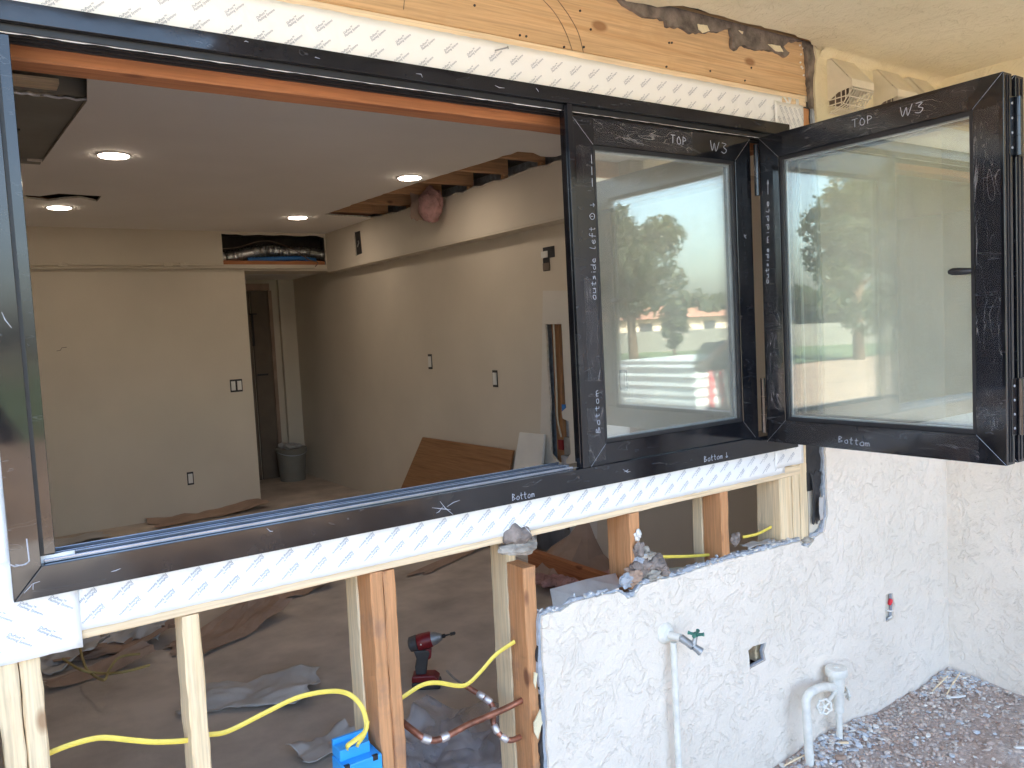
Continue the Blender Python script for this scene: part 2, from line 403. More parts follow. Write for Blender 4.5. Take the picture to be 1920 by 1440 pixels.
def jag(pts, amp, step):
    """subdivide an outline (2D) and roughen it"""
    out = []
    for i in range(len(pts)-1):
        a, b = pts[i], pts[i+1]; L = math.hypot(b[0]-a[0], b[1]-a[1]); n = max(1, int(L/step))
        for k in range(n):
            t = k/n; j = amp if (k or i) else 0
            out.append((a[0]+(b[0]-a[0])*t+random.uniform(-j, j), a[1]+(b[1]-a[1])*t+random.uniform(-j, j)))
    return out+[pts[-1]]

# ------------------------------------------------------------------ levels
FLZ, CEZ, BY, XI, XS2, XR, SOZ = .19, 2.695, 5.6, 3.15, 3.03, 3.70, 2.697
FY = .035           # front of the studs

# ------------------------------------------------------------------ GROUND AND SURROUNDINGS
g = MB(); g.add([(-300, -400, -.06), (300, -400, -.06), (300, 200, -.06), (-300, 200, -.06)], [(0, 1, 2, 3)])
struct(g.build('ground', 'dirt'))
g = MB(); n = 120                                       # the gravelled strip by the wall, gently uneven
X0, X1, Y0, Y1 = 1.0, 3.72, -2.4, .03
vs = []; fs = []
for j in range(n+1):
    for i in range(n+1):
        x = X0+(X1-X0)*i/n; y = Y0+(Y1-Y0)*j/n
        z = .012*noise.noise(Vector((x*5, y*5, 0)))+.008*noise.noise(Vector((x*19, y*19, 3)))
        z += .03*max(0, 1-math.hypot(x-2.75, (y+.02)*2)/.35)+.035*max(0, 1-math.hypot(x-3.70, y-.03)/.3)
        vs.append((x, y, z-.008))
for j in range(n):
    for i in range(n): a = j*(n+1)+i; fs.append((a, a+1, a+n+2, a+n+1))
g.add(vs, fs, 0, True); struct(g.build('gravel_bed', 'soil', fix=False))
g = MB(); g.box(-9, 1.0, -6.5, .0, -.2, -.005); struct(g.build('patio_slab', 'patio'))
g = MB(); g.add([(-120, -130, -.03), (60, -130, -.03), (60, -16, -.03), (-120, -16, -.03)], [(0, 1, 2, 3)])
struct(g.build('lawn', 'lawn'))
def gz(x, y):
    return (.012*noise.noise(Vector((x*5, y*5, 0)))+.008*noise.noise(Vector((x*19, y*19, 3)))
            + .03*max(0, 1-math.hypot(x-2.75, (y+.02)*2)/.35)+.035*max(0, 1-math.hypot(x-3.70, y-.03)/.3)-.008)

# gravel: one object of many stones
ICO = None
def ico():
    global ICO
    if ICO is None:
        bm = bmesh.new(); bmesh.ops.create_icosphere(bm, subdivisions=1, radius=1)
        ICO = ([tuple(v.co) for v in bm.verts], [tuple(v.index for v in f.verts) for f in bm.faces]); bm.free()
    return ICO
def blob(c, sx, sy, sz, seed, amp=.35, sub=4):
    bm = bmesh.new(); bmesh.ops.create_icosphere(bm, subdivisions=sub, radius=1); vs = []
    for v in bm.verts:
        q = v.co; o_ = Vector((seed*3.7, seed, 0)); k = 1+amp*noise.noise(q*1.3+o_)*1.4+amp*.5*noise.noise(q*3.1+o_)+amp*.3*noise.noise(q*8+o_)
        vs.append((c[0]+q.x*sx*k, c[1]+q.y*sy*k, c[2]+q.z*sz*k))
    fs = [tuple(w_.index for w_ in f.verts) for f in bm.faces]; bm.free(); return MB().add(vs, fs, 0, True)
def rocks(N, pos, size, flatten=.6, mb=None, spiky=.28):
    mb = mb or MB(); V, Fc = ico(); V = np.array(V)
    for _ in range(N):
        x, y, z = pos(); s = size(); sc = np.array([s*rng.uniform(.6, 1.3), s*rng.uniform(.6, 1.3), s*flatten*rng.uniform(.6, 1.2)])
        v = V*(1+rng.uniform(-spiky, spiky, (len(V), 1)))*sc
        th = rng.uniform(0, 6.28); ti = rng.uniform(-.5, .5); c, si = math.cos(th), math.sin(th)
        Rz = np.array([[c, -si, 0], [si, c, 0], [0, 0, 1]]); Rx = np.array([[1, 0, 0], [0, math.cos(ti), -math.sin(ti)], [0, math.sin(ti), math.cos(ti)]])
        v = v@Rx.T@Rz.T+np.array([x, y, z]); mb.add(v.tolist(), Fc)
    return mb
def gpos():
    while True:
        x = rng.uniform(2.0, 3.68); y = -rng.exponential(.27)
        if -1.4 < y < 0: return x, y, gz(x, y)+.003
gm = rocks(6500, gpos, lambda: .0025+.011*rng.random()**3)
go = gm.build('gravel', 'rock', fix=False); go['kind'] = 'stuff'
def cpos():
    k = rng.random()
    if k < .4: x, y = 3.62+rng.normal(0, .10), -abs(rng.normal(0, .09))
    elif k < .75: x, y = 2.72+rng.normal(0, .14), -abs(rng.normal(.02, .09))
    else: x, y = rng.uniform(2.3, 3.66), -abs(rng.normal(0, .3))
    x = min(x, 3.67); y = min(y, -.005); return x, y, gz(x, y)+.006
gm = rocks(750, cpos, lambda: .004+.012*rng.random()**2, .35)
go = gm.build('plaster_crumbs', 'chip', fix=False); go['kind'] = 'stuff'
# single larger bits lying on the gravel
def shard(px, py, L, W, T, rz, mat, label, cat, name, tilt=.15, group=None):
    q = P(px, py, 'z', .015); mb = MB(); n = 7; pts = []
    for k in range(n):
        a = 2*math.pi*k/n; pts.append((math.cos(a)*L*random.uniform(.75, 1.1), math.sin(a)*W*random.uniform(.75, 1.1)))
    mb.prism(pts, 0, T, plane='xy')
    o = mb.build(name, mat, bevel=.001); o.location = (q.x, q.y, gz(q.x, q.y)+.008); o.rotation_euler = (tilt, tilt*.7, rz)
    return tag(o, label, cat, group)
for px, py, L, W, rz, mt, lb in (
    (1632, 1372, .022, .009, .9, 'white_plastic', 'small bright white plaster flake beside the thin white pipe foot'),
    (1642, 1362, .018, .014, .3, 'white_plastic', 'bright white plaster chunk, the farther of two near the pipe foot'),
    (1622, 1385, .013, .010, .1, 'white_plastic', 'smallest bright white plaster chip nearest the valve pipes'),
    (1600, 1405, .020, .010, 2.0, 'chip', 'grey oblong plaster chip below the thin white pipe'),
    (1740, 1375, .020, .008, .2, 'white_plastic', 'white plaster sliver lying in the middle of the gravel'),
    (1785, 1412, .018, .012, .6, 'chip', 'pale greenish flat plaster chip near the bottom edge of the gravel'),
    (1912, 1400, .026, .009, 2.2, 'white_plastic', 'long white plaster strip at the far right edge of the gravel'),
    (1798, 1303, .034, .010, 2.5, 'chip', 'grey oblong mortar shard on the gravel in front of the wall corner'),
    (1890, 1292, .022, .014, 1.0, 'chip', 'light grey rounded mortar lump beside the side wall'),
):
    shard(px, py, L, W, .007, rz, mt, lb, 'plaster piece', 'plaster_piece', group='plaster pieces on the gravel')
shard(1582, 1395, .026, .011, .006, 2.3, 'pale_wood_x', 'small tan wood chip lying at the foot of the pipes', 'wood chip', 'wood_chip')
shard(1577, 1422, .026, .014, .012, 2.2, 'kraft', 'reddish brown stone chip below the tan wood chip', 'stone', 'stone_chip')
for i, (a, b, lb) in enumerate((((1748, 1285), (1778, 1268), 'pale lath splinter pointing into the wall corner'),
                   ((1775, 1290), (1800, 1262), 'second pale lath splinter crossing the corner rubble'),
                   ((1470, 1423), (1512, 1412), 'thin twig on the gravel left of the white riser pipe'))):
    A = P(*a, 'z', .03); B = P(*b, 'z', .03); A.y = min(A.y, -.012); B.y = min(B.y, -.012)
    A.z = gz(A.x, A.y)+.012; B.z = gz(B.x, B.y)+.02; t = MB().tube([A, (A+B)/2+Vector((0, 0, .002)), B], [.003, .0045, .002], 6)
    solo(t, 'wood_splinter', 'pale_wood_x', lb, 'splinter')

# ------------------------------------------------------------------ EXTERIOR STUCCO
def Q(l, y): return [XZ(a, b, y) for a, b in l]
SY = .012
top = [(1017, 1157), (1027, 1153), (1053, 1145), (1083, 1127), (1122, 1119), (1160, 1110), (1167, 1113), (1177, 1123), (1190, 1120),
       (1200, 1103), (1207, 1098), (1237, 1088), (1280, 1078), (1330, 1060), (1367, 1050), (1420, 1037), (1467, 1023),
       (1500, 1015), (1502, 1023), (1517, 1027), (1530, 1007), (1547, 997), (1553, 960), (1549, 870)]
T = Q(top, SY)
left = [(1.372, -.15), (1.376, .1)]+Q([(1028, 1440), (1023, 1293), (1020, 1260), (1017, 1193)], SY)
outl = jag(left, .003, .03)[:-1]+jag([left[-1]]+T, .0022, .014)
upe = [(T[-1][0], T[-1][1]), (2.795, 1.3), (2.80, 1.8), (2.79, 2.3)]+Q([(1532, 215), (1528, 160), (1531, 110), (1527, 80)], SY)
outl = outl[:-1]+jag(upe, .005, .022)
outl[-1] = (outl[-1][0], 2.72)
outl += [(XR, 2.72), (XR, -.15)]
h1 = Q([(1403, 1220), (1412, 1212), (1425, 1208), (1437, 1205), (1433, 1222), (1436, 1238), (1420, 1247), (1406, 1255), (1405, 1235)], SY)
h2 = Q([(1661, 1115), (1668, 1113), (1675, 1112), (1677, 1135), (1675, 1160), (1661, 1167), (1660, 1140)], SY)
ext = thing('stucco_wall', 'white textured stucco wall with broken upper edge below and right of the folding window', 'wall', (2.5, SY, 0))
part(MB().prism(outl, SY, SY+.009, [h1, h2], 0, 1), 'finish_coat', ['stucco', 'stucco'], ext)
# grey base coat standing a little proud of the broken edge
def grow(pts, d):
    out = []
    for i, p in enumerate(pts):
        a = pts[max(i-1, 0)]; b = pts[min(i+1, len(pts)-1)]; tx, tz = b[0]-a[0], b[1]-a[1]; L = math.hypot(tx, tz) or 1
        k = d*random.uniform(.5, 1.5); out.append((p[0]-tz/L*k, p[1]+tx/L*k))
    return out
body = outl[:-2]
gb = grow(body, .011); gb[0] = (gb[0][0], -.15); gb[-1] = (gb[-1][0], 2.72)
gh1 = [((x-2.368)*.93+2.368, (z-.433)*.93+.433) for x, z in h1]; gh2 = [((x-3.243)*.9+3.243, (z-.404)*.95+.404) for x, z in h2]
part(MB().prism(gb+[(XR, 2.72), (XR, -.15)], SY+.0095, FY-.002, [gh1, gh2]), 'base_coat', 'mortar', ext)
# left part of the house front beyond the window (only its edge shows)
lw = MB().prism([(-6, -.15), (.012, -.15), (.014, .5), (.008, .9), (-.07, 1.05), (-.08, 2.5), (-.05, 2.72), (-6, 2.72)], SY, FY-.002)
solo(lw, 'stucco_wall', 'stucco', 'white stucco wall at the far left edge of the picture, left of the window', 'wall')
ww = MB().box(XR, XR+.16, -5.2, .3, -.15, 2.72)
solo(ww, 'wing_wall', 'stucco', 'textured stucco side wall meeting the house wall at the right-hand corner', 'wall')
# soffit with torn inner edge
def Z(l, z): return [(P(a, b, 'z', z).x, P(a, b, 'z', z).y) for a, b in l]
se = Z([(1280, 10), (1345, 28), (1413, 47), (1480, 62), (1518, 78)], SOZ)
e = jag([(-6, .02), (.5, .015), (1.6, .012), (1.95, .005)]+[(x, min(y, .01)) for x, y in se]+[(2.80, .010)], .006, .03)
sf = MB().prism([(p[0], min(p[1], .02)) for p in e]+[(2.82, SY), (XR, SY), (XR, -.85), (-6, -.85)], SOZ, SOZ+.03, plane='xy')
so_ = solo(sf, 'soffit', 'soffit', 'cream stucco soffit under the eave, torn along the wooden beam', 'soffit')
fa = MB().box(-6, XR+.16, -.88, -.85, SOZ+.002, 3.0)
solo(fa, 'fascia_board', 'fascia', 'brown fascia board along the outer edge of the eave', 'fascia')
# cove between wall and soffit right of the beam
cv = MB(); nn = 40
vs = []; fs = []
for i in range(nn+1):
    x = 2.815+(XR-2.815)*i/nn; r = .035+.012*noise.noise(Vector((x*9, 0, 0)))
    for k in range(7):
        a = math.pi/2*k/6; vs.append((x, SY-r+r*math.sin(a)-.0, SOZ-r+r*math.cos(a)))
for i in range(nn):
    for k in range(6): a = i*7+k; fs.append((a, a+1, a+8, a+7))
cv.add(vs, fs, 0, True); part(cv, 'cove', 'soffit', ext, fix=False)

# ------------------------------------------------------------------ ROOF AND SHELL OF THE HOUSE
solo(MB().box(-6.2, 9, -.85, 9.2, 3.0, 3.15), 'roof', 'roof_tile', 'flat roof deck over the room and eave', 'roof')
# ------------------------------------------------------------------ INTERIOR
struct(MB().box(-4, 6, FY, 9, FLZ-.25, FLZ).build('floor', 'concrete'))
hole_r = jag(Z([(608, 402), (690, 374), (760, 350), (870, 316), (970, 285), (1000, 287), (1012, 293), (1048, 295)], CEZ)+[(3.12, 1.6)], .008, .06)
hole_l = Z([(20, 128), (163, 145), (163, 190), (80, 303), (30, 303)], CEZ); hole_l = [(min(x, .6), y) for x, y in hole_l]
hole_l = [(.05, 1.47), (.486, 1.47), (.525, 1.79), (.50, 2.3), (.467, 3.04), (.05, 3.1)]
hole_s = Z([(45, 366), (75, 368), (110, 363), (190, 368), (182, 378), (150, 371), (118, 373), (90, 377), (50, 372)], CEZ)
cl = MB().prism([(-4, .21), (XS2+.0, .21), (XS2, 1.6)]+[(min(x, XS2-.002), y) for x, y in hole_r[::-1][1:]]+[(XS2-.35, 4.45), (XS2-.1, 4.47), (XS2, 4.50), (XS2, BY), (-4, BY)], CEZ, CEZ+.013, [hole_l, hole_s], 0, 1, 'xy')
struct(cl.build('ceiling', ['ceil_paint', 'gyps']))
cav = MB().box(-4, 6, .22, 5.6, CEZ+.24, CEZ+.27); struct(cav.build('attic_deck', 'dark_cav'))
# ceiling joists seen in the torn opening on the right
for i, y in enumerate((1.75, 2.13, 2.54, 2.97, 3.42, 3.90, 4.33)):
    j = MB().rough_box(2.45, 3.10, y, y+.04, CEZ+.016, CEZ+.20, 0).rough_box(XS2+.035, 3.10, y, y+.04, CEZ-.10, CEZ+.013, 2)
    solo(j, 'ceiling_joist', 'old_wood_y', ('brown ceiling joist nearest the window, crossing the torn ceiling strip',
         'brown ceiling joist, second from the window in the torn ceiling strip', 'brown ceiling joist, third from the window in the torn ceiling strip',
         'brown ceiling joist in the middle of the torn strip, just before the pink insulation', 'brown ceiling joist right beside the pink insulation lump',
         'brown ceiling joist, second from the far end of the torn strip', 'brown ceiling joist at the far narrow end of the torn strip')[i],
         'joist', 'joists across the torn ceiling strip')
# duct board box seen through the left ceiling opening
dk = thing('duct_board_panel', 'grey duct board box exposed in the ceiling opening at upper left', 'duct', (.25, 1.5, CEZ))
part(MB().box(-.3, .54, 1.80, 3.2, CEZ+.016, CEZ+.12), 'board', 'duct_board', dk)
part(MB().box(-.3, .42, 1.70, 1.795, CEZ+.03, CEZ+.05), 'batten', 'pale_wood_x', dk)
fl = MB(); pts = [Vector((.02+.51*i/24, 1.79+.008*math.sin(i*2.1), CEZ+.006+.006*noise.noise(Vector((i*.7, 0, 0))))) for i in range(25)]
fl.tube(pts, [.007+.004*abs(noise.noise(Vector((i*.9, 4, 0)))) for i in range(25)], 6); part(fl, 'foil_edge', 'silver', dk)
part(MB().box(.02, .33, 2.42, 2.428, CEZ+.008, CEZ+.02), 'slit', 'black', dk)
part(MB().box(-.3, .46, 3.05, 3.1, CEZ-.004, CEZ+.02), 'end_flap', 'duct_board', dk)
# downlights
for i, (px, py, lb) in enumerate(((213, 290, 'large round lit downlight nearest the window at left'), (111, 388, 'round lit downlight at far left near the back wall'),
                          (768, 332, 'round lit downlight beside the torn ceiling strip'), (558, 407, 'round lit downlight farthest away near the back duct opening'))):
    q = P(px, py, 'z', CEZ); t = thing('downlight', lb, 'ceiling light', (q.x, q.y, CEZ), 0, 'recessed lights in the ceiling')
    part(MB().lathe((q.x, q.y, CEZ-.001), (0, 0, -1), [(0, .0), (0, .080), (.004, .080), (.006, .076), (.006, 0)], 32), 'trim', 'white_plastic', t)
    part(MB().lathe((q.x, q.y, CEZ-.0072), (0, 0, -1), [(0, 0), (0, .073), (.003, .07), (.004, 0)], 32), 'lens', 'lamp', t)
# back wall (upper part projects as a soffit and carries on over the hall opening)
bw = thing('back_wall', 'beige plastered back wall of the room with a pipe chase along its top', 'wall', (0, BY, FLZ))
part(MB().box(-4, 2.245, BY, BY+.12, FLZ-.01, 2.36), 'wall_panel', 'wall_paint', bw)
dz0, dz1 = 2.40, 2.675; dx0, dx1 = 2.055, 3.02
tp = [(dx0, dz1)]+[(dx0+(dx1-dx0)*k/14, dz1-.004+random.uniform(-.009, .006)) for k in range(1, 14)]+[(dx1, dz1-.02)]
part(MB().prism([(-4, 2.36), (XS2+.3, 2.36), (XS2+.3, CEZ+.01), (-4, CEZ+.01)], BY-.03, BY-.015, [[(dx0, dz0), (dx1, dz0)]+tp[::-1]], 0, 1), 'upper_band', ['wall_paint', 'gyps'], bw)
part(MB().box(-4, XI+.3, BY-.014, BY+.35, 2.345, 2.359), 'band_underside', 'wall_paint', bw)
pm = MB().tube([(x, BY-.045, 2.392+.004*math.sin(x*9)) for x in np.linspace(-.3, 2.05, 30)], .008, 8); part(pm, 'conduit', 'wall_paint', bw)
pm = MB().tube([(x, BY-.045, 2.368+.004*math.sin(x*7)) for x in np.linspace(-.3, 2.9, 30)], .008, 8); part(pm, 'conduit', 'wall_paint', bw)
for x in (.75, 1.55, 1.68): part(MB().rough_box(x, x+.07, BY-.052, BY-.031, 2.375, 2.41, 0, .003, 3), 'conduit_joint', 'wall_paint', bw)
# hole in the band: dark cavity, framing and flexible ducts
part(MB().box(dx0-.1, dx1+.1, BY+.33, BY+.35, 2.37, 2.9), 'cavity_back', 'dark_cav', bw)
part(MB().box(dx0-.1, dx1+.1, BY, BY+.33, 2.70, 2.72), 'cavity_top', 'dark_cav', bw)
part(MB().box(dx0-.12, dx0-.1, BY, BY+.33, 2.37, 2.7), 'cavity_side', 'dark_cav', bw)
solo(MB().rough_box(dx0+.002, dx1-.002, BY-.012, BY+.06, 2.362, 2.437, 0), 'blocking_board', 'old_wood_x', 'orange wood block along the bottom of the back wall duct opening', 'board')
def flex(pts, r, label, mat='silver'):
    pp = smooth_path(pts, 22); rs = [r*(1+.07*math.sin(i*2.4)+.05*random.uniform(-1, 1)) for i in range(len(pp))]
    solo(MB().tube(pp, rs, 16), 'flex_duct', mat, label, 'duct', 'flexible ducts in the back wall opening')
flex([(1.95, BY+.12, 2.47), (2.15, BY+.10, 2.475), (2.4, BY+.10, 2.53), (2.62, BY+.12, 2.54), (2.85, BY+.2, 2.47)], .055, 'crinkled silver flexible duct on the left in the back wall opening')
flex([(2.5, BY+.2, 2.47), (2.7, BY+.14, 2.53), (2.9, BY+.12, 2.53), (3.1, BY+.12, 2.50)], .05, 'crinkled silver flexible duct on the right in the back wall opening')
flex([(2.3, BY+.06, 2.45), (2.55, BY+.03, 2.458), (2.78, BY+.03, 2.465), (2.95, BY+.06, 2.45)], .022, 'dark blue duct piece lying below the silver ducts', 'blue_tape')
solo(MB().tube(smooth_path([(2.0, BY+.01, 2.54), (2.2, BY+.02, 2.56), (2.4, BY, 2.615), (2.55, BY, 2.61), (2.75, BY, 2.53), (2.85, BY-.02, 2.45), (2.93, BY-.05, 2.42), (2.90, BY-.06, 2.38)], 8), .0045, 6), 'loose_wire', 'wire', 'thin brown wire arching over the flexible ducts', 'wire')
# right-hand wall and its dropped soffit
rw = thing('side_wall', 'long beige plastered wall on the right of the room with a tall hole', 'wall', (XI, 0, FLZ))
hp = [(1023, 608), (1053, 608), (1056, 680), (1060, 755), (1062, 764), (1053, 772), (1055, 785), (1066, 790), (1070, 850), (1060, 864), (1048, 868), (1034, 852), (1031, 790), (1032, 755), (1027, 690), (1025, 640)]
hp = [(P(a, b, 'x', XI).y, P(a, b, 'x', XI).z) for a, b in hp]
part(MB().prism([(.13, FLZ-.01), (7.0, FLZ-.01), (7.0, 2.36), (.13, 2.36)], XI, XI+.013, [hp], 0, 1, 'yz'), 'wall_panel', ['wall_paint', 'gyps'], rw)
part(MB().box(XI+.1, XI+.11, .13, 7.0, FLZ, 2.8), 'back_panel', 'mortar', rw)
pp_ = [(1018, 545), (1120, 545), (1120, 1010), (1000, 1000), (1012, 870), (1016, 700)]
part(MB().prism([(P(a, b, 'x', XI).y, P(a, b, 'x', XI).z) for a, b in pp_], XI-.0015, XI-.0002, [[(y+(y-2.19)*.06, z) for y, z in hp]], 0, 0, 'yz'), 'drywall_patch', 'patch_white', rw)
vb = [P(a, b, 'x', XS2) for a, b in ((663, 436), (675, 432), (679, 475), (667, 480))]
low = [(P(a, b, 'x', XS2).y, P(a, b, 'x', XS2).z) for a, b in ((1056, 301), (1012, 313), (965, 330), (900, 350), (835, 371), (775, 389), (716, 405))]
low = [(1.6, CEZ+.014), (1.62, low[0][1])]+jag(low, .010, .07)+[(4.50, CEZ+.014)]
part(MB().prism([(.21, 2.34), (BY-.03, 2.34), (BY-.03, CEZ+.014)]+low[::-1]+[(.21, CEZ+.014)], XS2, XS2+.012, [[(v.y, v.z) for v in vb]], 0, 1, 'yz'), 'soffit_face', ['wall_paint', 'gyps'], rw)
part(MB().box(XS2+.002, XI+.013, .13, BY-.03, 2.327, 2.339), 'soffit_underside', 'wall_paint', rw)
te = MB(); pts = [Vector((XS2-.001+.006*random.random(), y, z+.003)) for y, z in low[2:-1]]
te.tube(pts, [.004+.006*random.random() for _ in pts], 5); part(te, 'torn_edge', 'gyps', rw)
vc = sum(vb, Vector())/4
vt = thing('wall_box', 'narrow black open box high on the soffit next to the back corner', 'electrical box', (XS2, vc.y, vc.z))
part(MB().box(XS2+.014, XS2+.06, vc.y-.10, vc.y+.10, vc.z-.12, vc.z+.12), 'box', 'black', vt)
part(MB().tube([(XS2+.008, vc.y+.03, vc.z-.03), (XS2+.008, vc.y, vc.z), (XS2+.01, vc.y+.01, vc.z+.02)], .006, 6), 'wire_end', 'silver', vt)
# hall behind
hw = thing('hall_wall', 'dim plastered wall at the end of the hall behind the room', 'wall', (3.0, 6.9, FLZ))
part(MB().box(1.5, XI+.1, 6.92, 7.0, FLZ, 2.36), 'wall_panel', 'wall_paint', hw)
part(MB().box(2.98, XI, 6.86, 6.918, FLZ, 2.36), 'wall_return', 'wall_paint', hw)
struct(MB().box(1.5, XI+.1, BY+.36, 7.0, 2.36, 2.38).build('hall_ceiling', 'ceil_paint'))
solo(MB().box(1.5, 1.6, BY+.12, 6.91, FLZ, 2.36), 'hall_side_wall', 'wall_paint', 'unseen side wall of the dim hall behind the back wall', 'wall')
hd = thing('doorway', 'dark brown door with frame at the end of the dim hall', 'door', (2.5, 6.9, FLZ))
part(MB().box(2.05, 2.66, 6.88, 6.91, FLZ, 2.24), 'door_leaf', 'interior_dark', hd)
part(MB().box(2.675, 2.86, 6.885, 6.915, FLZ, 2.24), 'side_panel', 'interior_dark', hd)
part(MB().box(2.0, 2.88, 6.87, 6.915, 2.245, 2.32).box(2.862, 2.90, 6.87, 6.915, FLZ, 2.243), 'door_frame', 'kraft', hd)
part(MB().box(2.66, 2.68, 6.86, 6.878, 1.65, 2.0).box(2.64, 2.72, 6.86, 6.878, 1.985, 2.0), 'latch_strap', 'black', hd)
part(MB().box(2.68, 2.80, 6.86, 6.878, 1.325, 1.345), 'latch_strap', 'black', hd)
# closing walls of the room out of sight
solo(MB().box(5.9, 6.0, .04, 9, FLZ, 2.998), 'far_side_wall', 'wall_paint', 'outer end wall of the house on the right, outside the picture', 'wall')
solo(MB().box(-4, 5.9, 8.9, 9.0, FLZ, 2.998), 'rear_wall', 'wall_paint', 'rear outer wall of the house behind the hall', 'wall')
solo(MB().box(-4.1, -4, .04, 9, FLZ, 2.998), 'far_side_wall', 'wall_paint', 'left side wall of the room, outside the picture', 'wall')
solo(MB().box(-4.1, -.10, FY+.0, .15, -.1, 2.9), 'inner_lining', 'wall_paint', 'inner lining of the house front left of the window', 'wall')
solo(MB().box(2.71, XI+.2, FY+.002, .15, -.1, 2.9), 'inner_lining', 'wall_paint', 'inner lining of the house front right of the window studs', 'wall')

# outlets in the walls
def outlet(c, nrm, w_, h_, label, gangs=1, cat='outlet box'):
    t = thing('outlet_box', label, cat, c, 0, 'open electrical boxes in the plaster')
    W = w_*gangs
    if nrm == 'y':
        f = lambda a0, a1, d0, d1, z0, z1: MB().box(c[0]+a0, c[0]+a1, c[1]-d1, c[1]-d0, c[2]+z0, c[2]+z1)
    else:
        f = lambda a0, a1, d0, d1, z0, z1: MB().box(c[0]-d1, c[0]-d0, c[1]-a1, c[1]-a0, c[2]+z0, c[2]+z1)
    part(f(-W/2, W/2, .001, .003, -h_/2, h_/2), 'box_opening', 'black', t)
    for g_ in range(gangs):
        o = -W/2+w_*(g_+.5)
        part(f(o-w_*.33, o+w_*.33, .0035, .009, -h_*.36, h_*.36), 'outlet_face', 'white_plastic', t)
    return t
q = P(443, 723, 'y', BY); outlet((q.x, BY, q.z), 'y', .055, .115, 'pair of white switches in a black box at the edge of the back wall', 2, 'switch box')
q = P(357, 897, 'y', BY); outlet((q.x, BY, q.z), 'y', .055, .115, 'low outlet box near the bottom of the back wall')
q = P(807, 678, 'x', XI); outlet((XI, q.y, q.z), 'x', .065, .12, 'left of the two outlet boxes at mid height on the long side wall')
q = P(929, 710, 'x', XI); outlet((XI, q.y, q.z), 'x', .065, .12, 'outlet box at mid height on the side wall above the plywood and white board')
q = P(1170, 713, 'x', XI); outlet((XI, q.y, q.z), 'x', .065, .12, 'outlet box seen through the glass of the closed sash')
c1 = P(1027, 478, 'x', XI)
t = thing('switch_cutout', 'cross-shaped cutout with a white device near the top of the side wall', 'electrical box', (XI, c1.y, c1.z))
part(MB().box(XI-.003, XI-.001, c1.y-.075, c1.y+.045, c1.z-.02, c1.z+.05).box(XI-.003, XI-.001, c1.y-.02, c1.y+.05, c1.z-.10, c1.z-.02), 'opening', 'tar_paper', t)
part(MB().box(XI-.012, XI-.004, c1.y-.005, c1.y+.055, c1.z-.015, c1.z+.025), 'device', 'white_plastic', t)
part(MB().box(XI-.010, XI-.004, c1.y-.02, c1.y+.045, c1.z-.095, c1.z-.05), 'wood_behind', 'interior_dark', t)
# what shows inside the tall hole of the side wall
ys = [p[0] for p in hp]; zs = [p[1] for p in hp]; y0, y1, z0, z1 = min(ys), max(ys), min(zs), max(zs)
solo(MB().rough_box(XI+.070, XI+.098, y1-.045, y1+.03, .25, 2.3, 2), 'wall_stud', 'old_wood', 'orange stud inside the tall hole of the side wall', 'stud')
cb = [Vector((XI+.02, y1-.062, z1+.02)), Vector((XI+.02, y1-.060, z0+.45)), Vector((XI+.015, y1-.062, z0+.30)), Vector((XI+.01, y1-.10, z0+.17))]
solo(MB().tube(smooth_path(cb, 8), .006, 8), 'hanging_cable', 'vent_paint', 'pale cable hanging down inside the tall wall hole', 'cable')
solo(MB().box(XI+.02, XI+.022, y0+.055, y0+.095, z0+.29, z0+.38), 'tape_piece', 'blue_tape', 'strip of blue tape inside the tall wall hole', 'tape')
t = thing('junction_box', 'grey metal junction box with a red part at the bottom of the wall hole', 'electrical box', (XI, y0+.08, z0+.05))
part(MB().box(XI+.006, XI+.05, y0+.005, y0+.075, z0+.06, z0+.17), 'box', 'rust_gray', t, bevel=.004)
part(MB().box(XI+.006, XI+.03, y0+.09, y0+.135, z0+.085, z0+.15), 'red_part', 'red', t, bevel=.003)
part(MB().lathe((XI+.02, y0+.07, z0+.0), (0, 0, 1), [(0, .03), (.05, .035), (.055, .02)], 14), 'conduit_fitting', 'steel', t)

# boards leaning against the side wall
def leaning(pts_px, mat, name, label, cat, th=.015, bottom=.0):
    A = P(*pts_px[0], 'x', XI-.03); B = P(*pts_px[1], 'x', XI-.03); L = .17
    t = MB(); d = Vector((-L, 0, 0))
    A0 = Vector((A.x-L, A.y+pts_px[2], FLZ)); B0 = Vector((B.x-L, B.y+pts_px[3], FLZ)); o = Vector((th, 0, 0))
    vs = [A, B, B0, A0, A+o, B+o, B0+o, A0+o]
    t.add(vs, [(0, 1, 2, 3), (7, 6, 5, 4), (0, 4, 5, 1), (3, 2, 6, 7), (0, 3, 7, 4), (1, 5, 6, 2)])
    return solo(t, name, mat, label, cat), A, B, A0, B0
leaning(((792, 820), (962, 845), .33, .05), 'plywood', 'plywood_sheet', 'brown plywood sheet leaning against the side wall', 'plywood')
wb, A, B, A0, B0 = leaning(((974, 811), (1021, 815), .06, -.03), 'white_plastic', 'white_board', 'narrow white drywall board leaning beside the plywood, marked 22', 'board')

